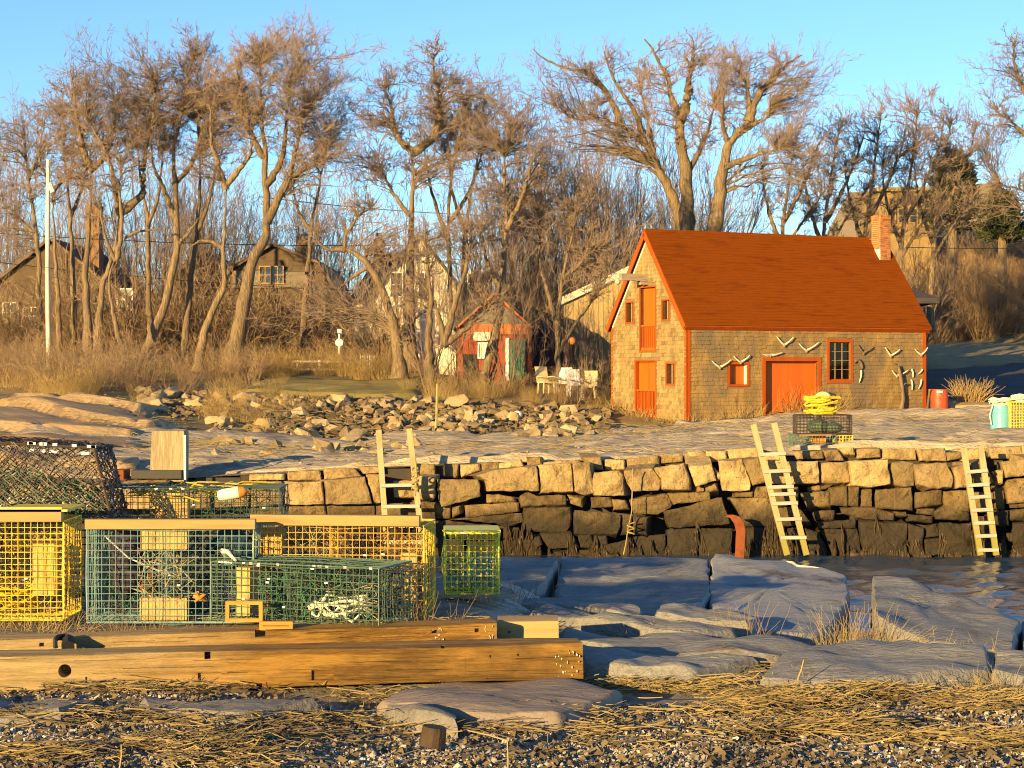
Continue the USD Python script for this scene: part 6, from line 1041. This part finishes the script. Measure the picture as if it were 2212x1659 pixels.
# small rubble between the bigger rocks
g = np.random.default_rng(31); q = MB(); base = [meshkit.arrays(hullrock(900 + k, 10)) for k in range(6)]
for k in range(3800):
    px, py = (g.uniform(540, 1320), g.uniform(866, 955)) if k % 4 else (g.uniform(300, 680), g.uniform(864, 940))
    Y = float(np.interp(py, [862, 905, 935, 960], [65.5, 62, 58.5, 53])) + g.normal(0, .8); p = at(px, py, Y); s_ = g.uniform(.06, .17) * (1 + (g.random() < .15)); v, f, _ = base[k % 6]; a = g.uniform(0, 6.28); c_, d_ = math.cos(a), math.sin(a)
    q.add((v * [1, 1, .9]) @ np.array([[c_, -d_, 0], [d_, c_, 0], [0, 0, 1]]).T * s_ + [p[0], p[1], float(hmap(p[0], p[1])) + .06], f)
obj('rubble', q, mat('small_rubble', [(.10, .07, .032), (.26, .18, .09), (.18, .125, .06)], 1.0, bump=.6, island=.4), label='small broken rubble filling the gaps between the rocks on the bank', kind='stuff')
# retaining stones below the lawn
T = thing('low_stone_wall', 'low pale stone retaining wall along the lower edge of the lawn', 'wall', place(at(860, 865, 67)))
for k in range(22):
    for j in range(2):
        x = 705 + 13 * k + (6 if j else 0) + R.uniform(-1, 1); y = 878 - 11 * j; Y = 66.6; w, h = R.uniform(5, 7), R.uniform(4.5, 5.6); obj('stone', stone([at(x - w, y + h, Y), at(x + w, y + h * .9, Y), at(x + w * .9, y - h, Y), at(x - w, y - h * .9, Y)], (0, -1, .2), .4, .04, .04, 12, .05, .05, 700 + k * 2 + j), rock_mat, T)

# ------------------------------------------------------------------ straw, gravel and dry stems on the near shore
rng = np.random.default_rng(5)
def gz(x, y): return near_z(np.asarray(x), np.asarray(y))
PATCH = [(310, 1500, 300, 8, 220), (150, 1560, 260, 16, 260), (560, 1565, 240, 14, 260), (860, 1500, 130, 12, 200), (420, 1622, 130, 11, 560), (100, 1640, 150, 16, 220), (480, 1655, 160, 12, 180), (1190, 1550, 150, 12, 380), (1450, 1490, 170, 10, 520), (1720, 1522, 130, 15, 1300), (1640, 1545, 200, 12, 260), (1890, 1505, 120, 10, 280), (2130, 1525, 110, 15, 850), (1830, 1582, 110, 10, 700), (1960, 1606, 120, 8, 160), (2150, 1612, 100, 16, 220), (1290, 1590, 60, 8, 60), (1640, 1592, 80, 8, 110), (1975, 1376, 45, 9, 320), (1500, 1462, 260, 6, 110), (1850, 1440, 220, 8, 130), (1000, 1590, 240, 14, 120), (600, 1600, 300, 40, 160), (1500, 1600, 600, 45, 160), (1700, 1420, 300, 10, 70), (700, 1338, 600, 10, 110)]
P, L = [], []
for px, py, rx, ry, n in PATCH:
    x_, y_ = px + rng.normal(0, .5 * rx, n), py + rng.normal(0, .55 * ry, n); x_ = np.clip(x_, -60, 2280); y_ = np.clip(y_, 1350, 1700)
    for a, b in zip(x_, y_):
        z = 2.5
        for _ in range(3): Y = (CAMZ - z) * F / (b - HY); z = float(gz((a - CX) / F * Y, Y))
        P.append([(a - CX) / F * Y, Y, z])
P = np.array(P); n = len(P); yawv = rng.normal(0, .55, n) + (rng.random(n) < .18) * rng.uniform(-1.5, 1.5, n); ln = rng.uniform(.03, .17, n) * np.where(rng.random(n) < .1, 2.2, 1); tilt = rng.normal(.02, .12, n); lift = rng.uniform(.006, .06, n)
D = np.stack([np.cos(yawv) * np.cos(tilt), np.sin(yawv) * np.cos(tilt), np.sin(tilt)], 1); A = P - D * ln[:, None] / 2 + [0, 0, .0]; A[:, 2] += lift; M_ = A + D * ln[:, None] * .5 + rng.normal(0, .1, (n, 3)) * ln[:, None] * [1, 1, .5]; B = A + D * ln[:, None] + rng.normal(0, .012, (n, 3))
rad = rng.uniform(.001, .0028, n); rr3 = np.stack([rad, rad, rad * .7], 1)
kind = rng.random(n) < np.where(P[:, 0] < .3, .42, .68)
for lab, msk, mt in (('golden straw and reed stalks washed over the shore', kind, straw_mat), ('dark old straw and weed scraps between the golden stalks', ~kind, darkstraw_mat)):
    obj('straw', tubes(np.stack([A, M_, B], 1)[msk], rr3[msk], 4, False), mt, label=lab, kind='stuff')
# debris flakes: crumpled bits of dry weed
nf = 5200; fx, fy = rng.uniform(-60, 2270, nf), rng.uniform(1480, 1690, nf); Y = (CAMZ - 2.55) * F / (fy - HY); x = (fx - CX) / F * Y; z = gz(x, Y); c = np.stack([x, Y, z + .012], 1); s = rng.uniform(.008, .032, nf)
u = rng.normal(size=(nf, 3)) * [1, 1, .35]; u /= np.linalg.norm(u, axis=1, keepdims=True); w = np.cross(u, rng.normal(size=(nf, 3)) * [.4, .4, 1]); w /= np.linalg.norm(w, axis=1, keepdims=True); s = s[:, None]
v = np.stack([c - u * s, c + w * s * .5 + [0, 0, .01], c + u * s, c - w * s * .4], 1).reshape(-1, 3); f = (np.arange(nf)[:, None, None] * 4 + np.array([[0, 1, 2], [0, 2, 3]])).reshape(-1, 3); obj('dry_weed_scraps', (v, f), darkstraw_mat, label='crumpled brown scraps of dry weed on the shore', kind='stuff')
# pebbles
T = UsdGeom.PointInstancer.Define(stage, '/World/pebbles'); keys(T.GetPrim(), label='grey and brown pebbles covering the beach in front', kind='stuff'); stage.DefinePrim('/World/pebbles/kinds', 'Scope')
for k in range(6):
    v, f, _ = meshkit.arrays(hullrock(300 + k, 12)); m_ = usdkit.mesh(stage, f'/World/pebbles/kinds/pebble_{k:03d}', (v, f), pebble_mat); T.CreatePrototypesRel().AddTarget(m_.GetPath())
npb = 52000; fy = 1480 + 260 * rng.random(npb) ** .8; fx = rng.uniform(-80, 2300, npb); dens = meshkit.fbm(np.stack([fx / 260, fy / 60, 0 * fx], 1), 3, 44); keep = dens > .30 - .0009 * (fy - 1480); fx, fy = fx[keep], fy[keep]; Y = (CAMZ - 2.55) * F / (fy - HY); x = (fx - CX) / F * Y; z = gz(x, Y); npb = len(x)
s = .0045 * np.exp(rng.normal(0, .5, npb)) + .0025; q_ = rng.normal(size=(npb, 4)); q_ /= np.linalg.norm(q_, axis=1, keepdims=True)
from pxr import Vt
T.CreatePositionsAttr(Vt.Vec3fArray.FromNumpy(np.stack([x, Y, z + s * .4], 1).astype(np.float32))); T.CreateScalesAttr(Vt.Vec3fArray.FromNumpy(np.repeat(s[:, None], 3, 1).astype(np.float32))); T.CreateProtoIndicesAttr(Vt.IntArray.FromNumpy(rng.integers(0, 6, npb).astype(np.int32))); T.CreateOrientationsAttr(Vt.QuathArray([Gf.Quath(*map(float, q)) for q in q_]))
T = UsdGeom.PointInstancer.Define(stage, '/World/quay_gravel'); keys(T.GetPrim(), label='small loose stones and grit strewn over the quay before the barn', kind='stuff'); stage.DefinePrim('/World/quay_gravel/kinds', 'Scope')
for k in range(4):
    v, f, _ = meshkit.arrays(hullrock(340 + k, 11)); m_ = usdkit.mesh(stage, f'/World/quay_gravel/kinds/stone_{k:03d}', (v * [1, 1, .7], f), rock_mat); T.CreatePrototypesRel().AddTarget(m_.GetPath())
nq = 5000; qx = rng.uniform(-14, 24, nq); qy = rng.uniform(41.8, 63, nq); kk = meshkit.fbm(np.stack([qx * .5, qy * .25, 0 * qx], -1), 3, 61) > .45; qx, qy = qx[kk], qy[kk]; nq = len(qx); qz = ground_z(qx, qy) + .14; s = .018 * np.exp(rng.normal(0, .6, nq)) + .01
T.CreatePositionsAttr(Vt.Vec3fArray.FromNumpy(np.stack([qx, qy, qz], 1).astype(np.float32))); T.CreateScalesAttr(Vt.Vec3fArray.FromNumpy(np.repeat(s[:, None], 3, 1).astype(np.float32))); T.CreateProtoIndicesAttr(Vt.IntArray.FromNumpy(rng.integers(0, 4, nq).astype(np.int32))); T.CreateOrientationsAttr(Vt.QuathArray([Gf.Quath(math.cos(a), 0, 0, math.sin(a)) for a in rng.uniform(0, 3.14, nq)]))
nq = 2200; qx = rng.uniform(-13, 24, nq); qy = 42 + 20 * rng.random(nq); kk = meshkit.fbm(np.stack([qx * .3, qy * .5, 0 * qx], -1), 3, 62) > .5; qx, qy = qx[kk], qy[kk]; nq = len(qx); a = rng.normal(0, .5, nq); ln = rng.uniform(.15, .8, nq); c = np.stack([qx, qy, ground_z(qx, qy) + .17], 1); d = np.stack([np.cos(a), np.sin(a), rng.normal(0, .06, nq)], 1) * ln[:, None] / 2
obj('quay_straw', tubes(np.stack([c - d, c + rng.normal(0, .03, (nq, 3)), c + d], 1), np.full((nq, 3), .009), 3, False), straw_mat, label='dry straw wisps blown over the quay surface', kind='stuff')
# larger single stones on the beach
for i, (px, py, w, c, lab) in enumerate(((1662, 1540, 20, 'tan', 'small tan stone in the straw right of centre'), (1828, 1494, 18, 'tan', 'upright pale lump of stone near the flat ledge'), (1898, 1498, 14, 'pale', 'small pale block beside the upright lump'), (1892, 1540, 20, 'pale', 'whitish stone among the straw'), (1860, 1568, 18, 'tan', 'orange tan stone below the whitish one'), (16, 1540, 14, 'pale', 'white stone at the left border below the timber'), (1788, 1598, 26, 'grey', 'brown grey stone on the right pebbles'), (2215 - 40, 1600, 24, 'tan', 'rounded tan stone near the right border'), (1985, 1640, 26, 'pale', 'flat pale stone at the lower right'), (1690, 1646, 22, 'tan', 'reddish tan pebble at the lower centre'), (1462, 1538, 16, 'pale', 'pale pebble right of the brownish rock'), (1590, 1580, 16, 'pale', 'white pebble on the dark gravel'))):
    Y = (CAMZ - 2.55) * F / (py - HY); p = at(px, py, Y); p[2] = float(gz(p[0], Y)) + .01; obj('beach_stone', (meshkit.arrays(m3.Manifold.hull(hullrock(500 + i)))[0] * S(w, Y) * .5 + p, meshkit.arrays(hullrock(500 + i))[1]), dict(tan=mat('tan_stone', [(.34, .23, .11), (.45, .32, .17)], 5.0) if 'tan_stone' not in MATS else MATS['tan_stone'], pale=white_trim, grey=rock_mat)[c], label=lab, cat='stone')
q = MB(); p = at(918 + 15, 1618, 7.1); q.mesh(m3.Manifold.cylinder(.075, .052, .046, 12).rotate((0, 8, 0)).translate((p[0], p[1], 2.56))); obj('wood_stump', q, mat('charred_wood', [(.035, .022, .012), (.07, .045, .025)], 9.0, bump=.5), label='short dark stump of wood sitting on the pebbles', cat='wood')
# reed stalks that stand up or lie long
for i, (a, b, lab) in enumerate((((1094, 1700), (1096, 1600), 'long broken reed stalk standing at the lower centre'), ((1096, 1600), (1010, 1578), 'bent upper half of the broken reed stalk'), ((258, 1660), (262, 1608), 'thin pale reed standing at the lower left'), ((1722, 1470), (1736, 1425), 'pale reed standing before the granite ledge'))):
    Y = 6.75 if i < 3 else 8.7; q = MB(); q.tube([at(*a, Y), (at(*a, Y) + at(*b, Y)) / 2 + [.004, 0, .002], at(*b, Y)], [.0035, .0032, .0025], 5); obj('reed_stalk', q, straw_mat, label=lab, cat='reed')
# dry grass tufts on this shore and round the barn
def tuft(label, p, n, h, wide, m, seed, lean=(0, 0), r=.0022, name='dry_tuft', group=None):
    g = np.random.default_rng(seed); a = g.uniform(0, 6.28, n); rr = g.uniform(0, 1, n) ** .6 * wide * .5; S0 = np.stack([p[0] + rr * np.cos(a), p[1] + rr * np.sin(a) * .6, 0 * a + p[2] - .03], 1); D = np.stack([.45 * np.cos(a) + lean[0] + g.normal(0, .25, n), .3 * np.sin(a) + lean[1] + g.normal(0, .2, n), 1 + 0 * a], 1); D /= np.linalg.norm(D, axis=1, keepdims=True)
    P0, R0 = growl(g, S0, D, h * g.uniform(.4, 1.15, n), np.full(n, r), 6, .16, -.04, (0, 0, 0), .7); return obj(name, tubes(P0, R0, 4, False), m, label=label, cat='grass', group=group)
for i, (px, py, Y, n, h, w, lab) in enumerate(((1845, 1372, 11.0, 320, .42, .36, 'tall dry grass tuft in the gap beside the tilted slab'), (1610, 1360, 10.4, 60, .28, .28, 'reddish dry tuft at the corner of the stained slab'), (1500, 1320, 11.6, 60, .18, .3, 'dark tuft in the crack beside the broad slab'), (1000, 1340, 10.6, 45, .25, .5, 'thin weeds right of the trap pile'), (1130, 1318, 11.5, 30, .16, .5, 'small dead weeds behind the pale timber block'), (1930, 1410, 9.8, 60, .14, .5, 'short tuft left of the tilted slab foot'), (2060, 1400, 10.4, 30, .22, .5, 'thin pale stems before the tilted slab'), (1400, 1360, 10.2, 40, .16, .5, 'sparse tuft on the low sill'), (1560, 1440, 9.0, 50, .14, .9, 'sparse dark weeds on the granite ledge'), (60, 1360, 9.6, 120, .16, .7, 'matted dry weeds at the foot of the yellow trap'), (300, 1362, 9.4, 140, .14, .9, 'matted dry weeds before the teal trap'), (900, 1352, 9.6, 60, .22, .5, 'dry stems at the right foot of the green trap'), (2150, 1470, 8.8, 80, .16, .6, 'short dry tuft near the right border'), (1760, 1470, 8.8, 70, .12, .7, 'low dry tuft on the straw bank'))):
    p = at(px, py, Y); p[2] = float(gz(p[0], Y)); tuft(lab, p, n, h, w, darkstraw_mat if i in (2, 4, 8) else shrub_mat if i in (1, 10, 11) else straw_mat, 800 + i, (.05, 0))
p = at(2096, 872, 68.5); tuft('golden ornamental grass tuft in the oval stone bed', [p[0], p[1], isl[2] + .05], 200, 1.0, 1.0, gold_mat, 830, r=.012)
for i, (u, n, h, lab) in enumerate(((4.4, 120, 1.3, 'tall golden grass growing against the double barn doors'), (1.2, 80, .6, 'dry grass at the barn foot left of the square shutter'), (2.4, 60, .9, 'thin grass stems below the square shutter'), (.2, 70, .5, 'dry grass at the near corner of the barn'), (5.4, 90, 1.1, 'golden grass right of the double barn doors'))):
    p = blm(np.array([u, -.35, 2.0])); p[2] = float(hmap(p[0], p[1])); tuft(lab, p, n, h, 1.2, gold_mat, 840 + i, (.25, 0), .009)
for i, v_ in enumerate((.8, 2.4, 4.0)): p = blm(np.array([-.4, v_, 2.0])); p[2] = float(hmap(p[0], p[1])); tuft(('dry grass at the gable foot near the corner', 'dry grass below the gable door sill', 'dry grass at the far end of the gable foot')[i], p, 70, .45, 1.3, gold_mat, 850 + i, r=.009)
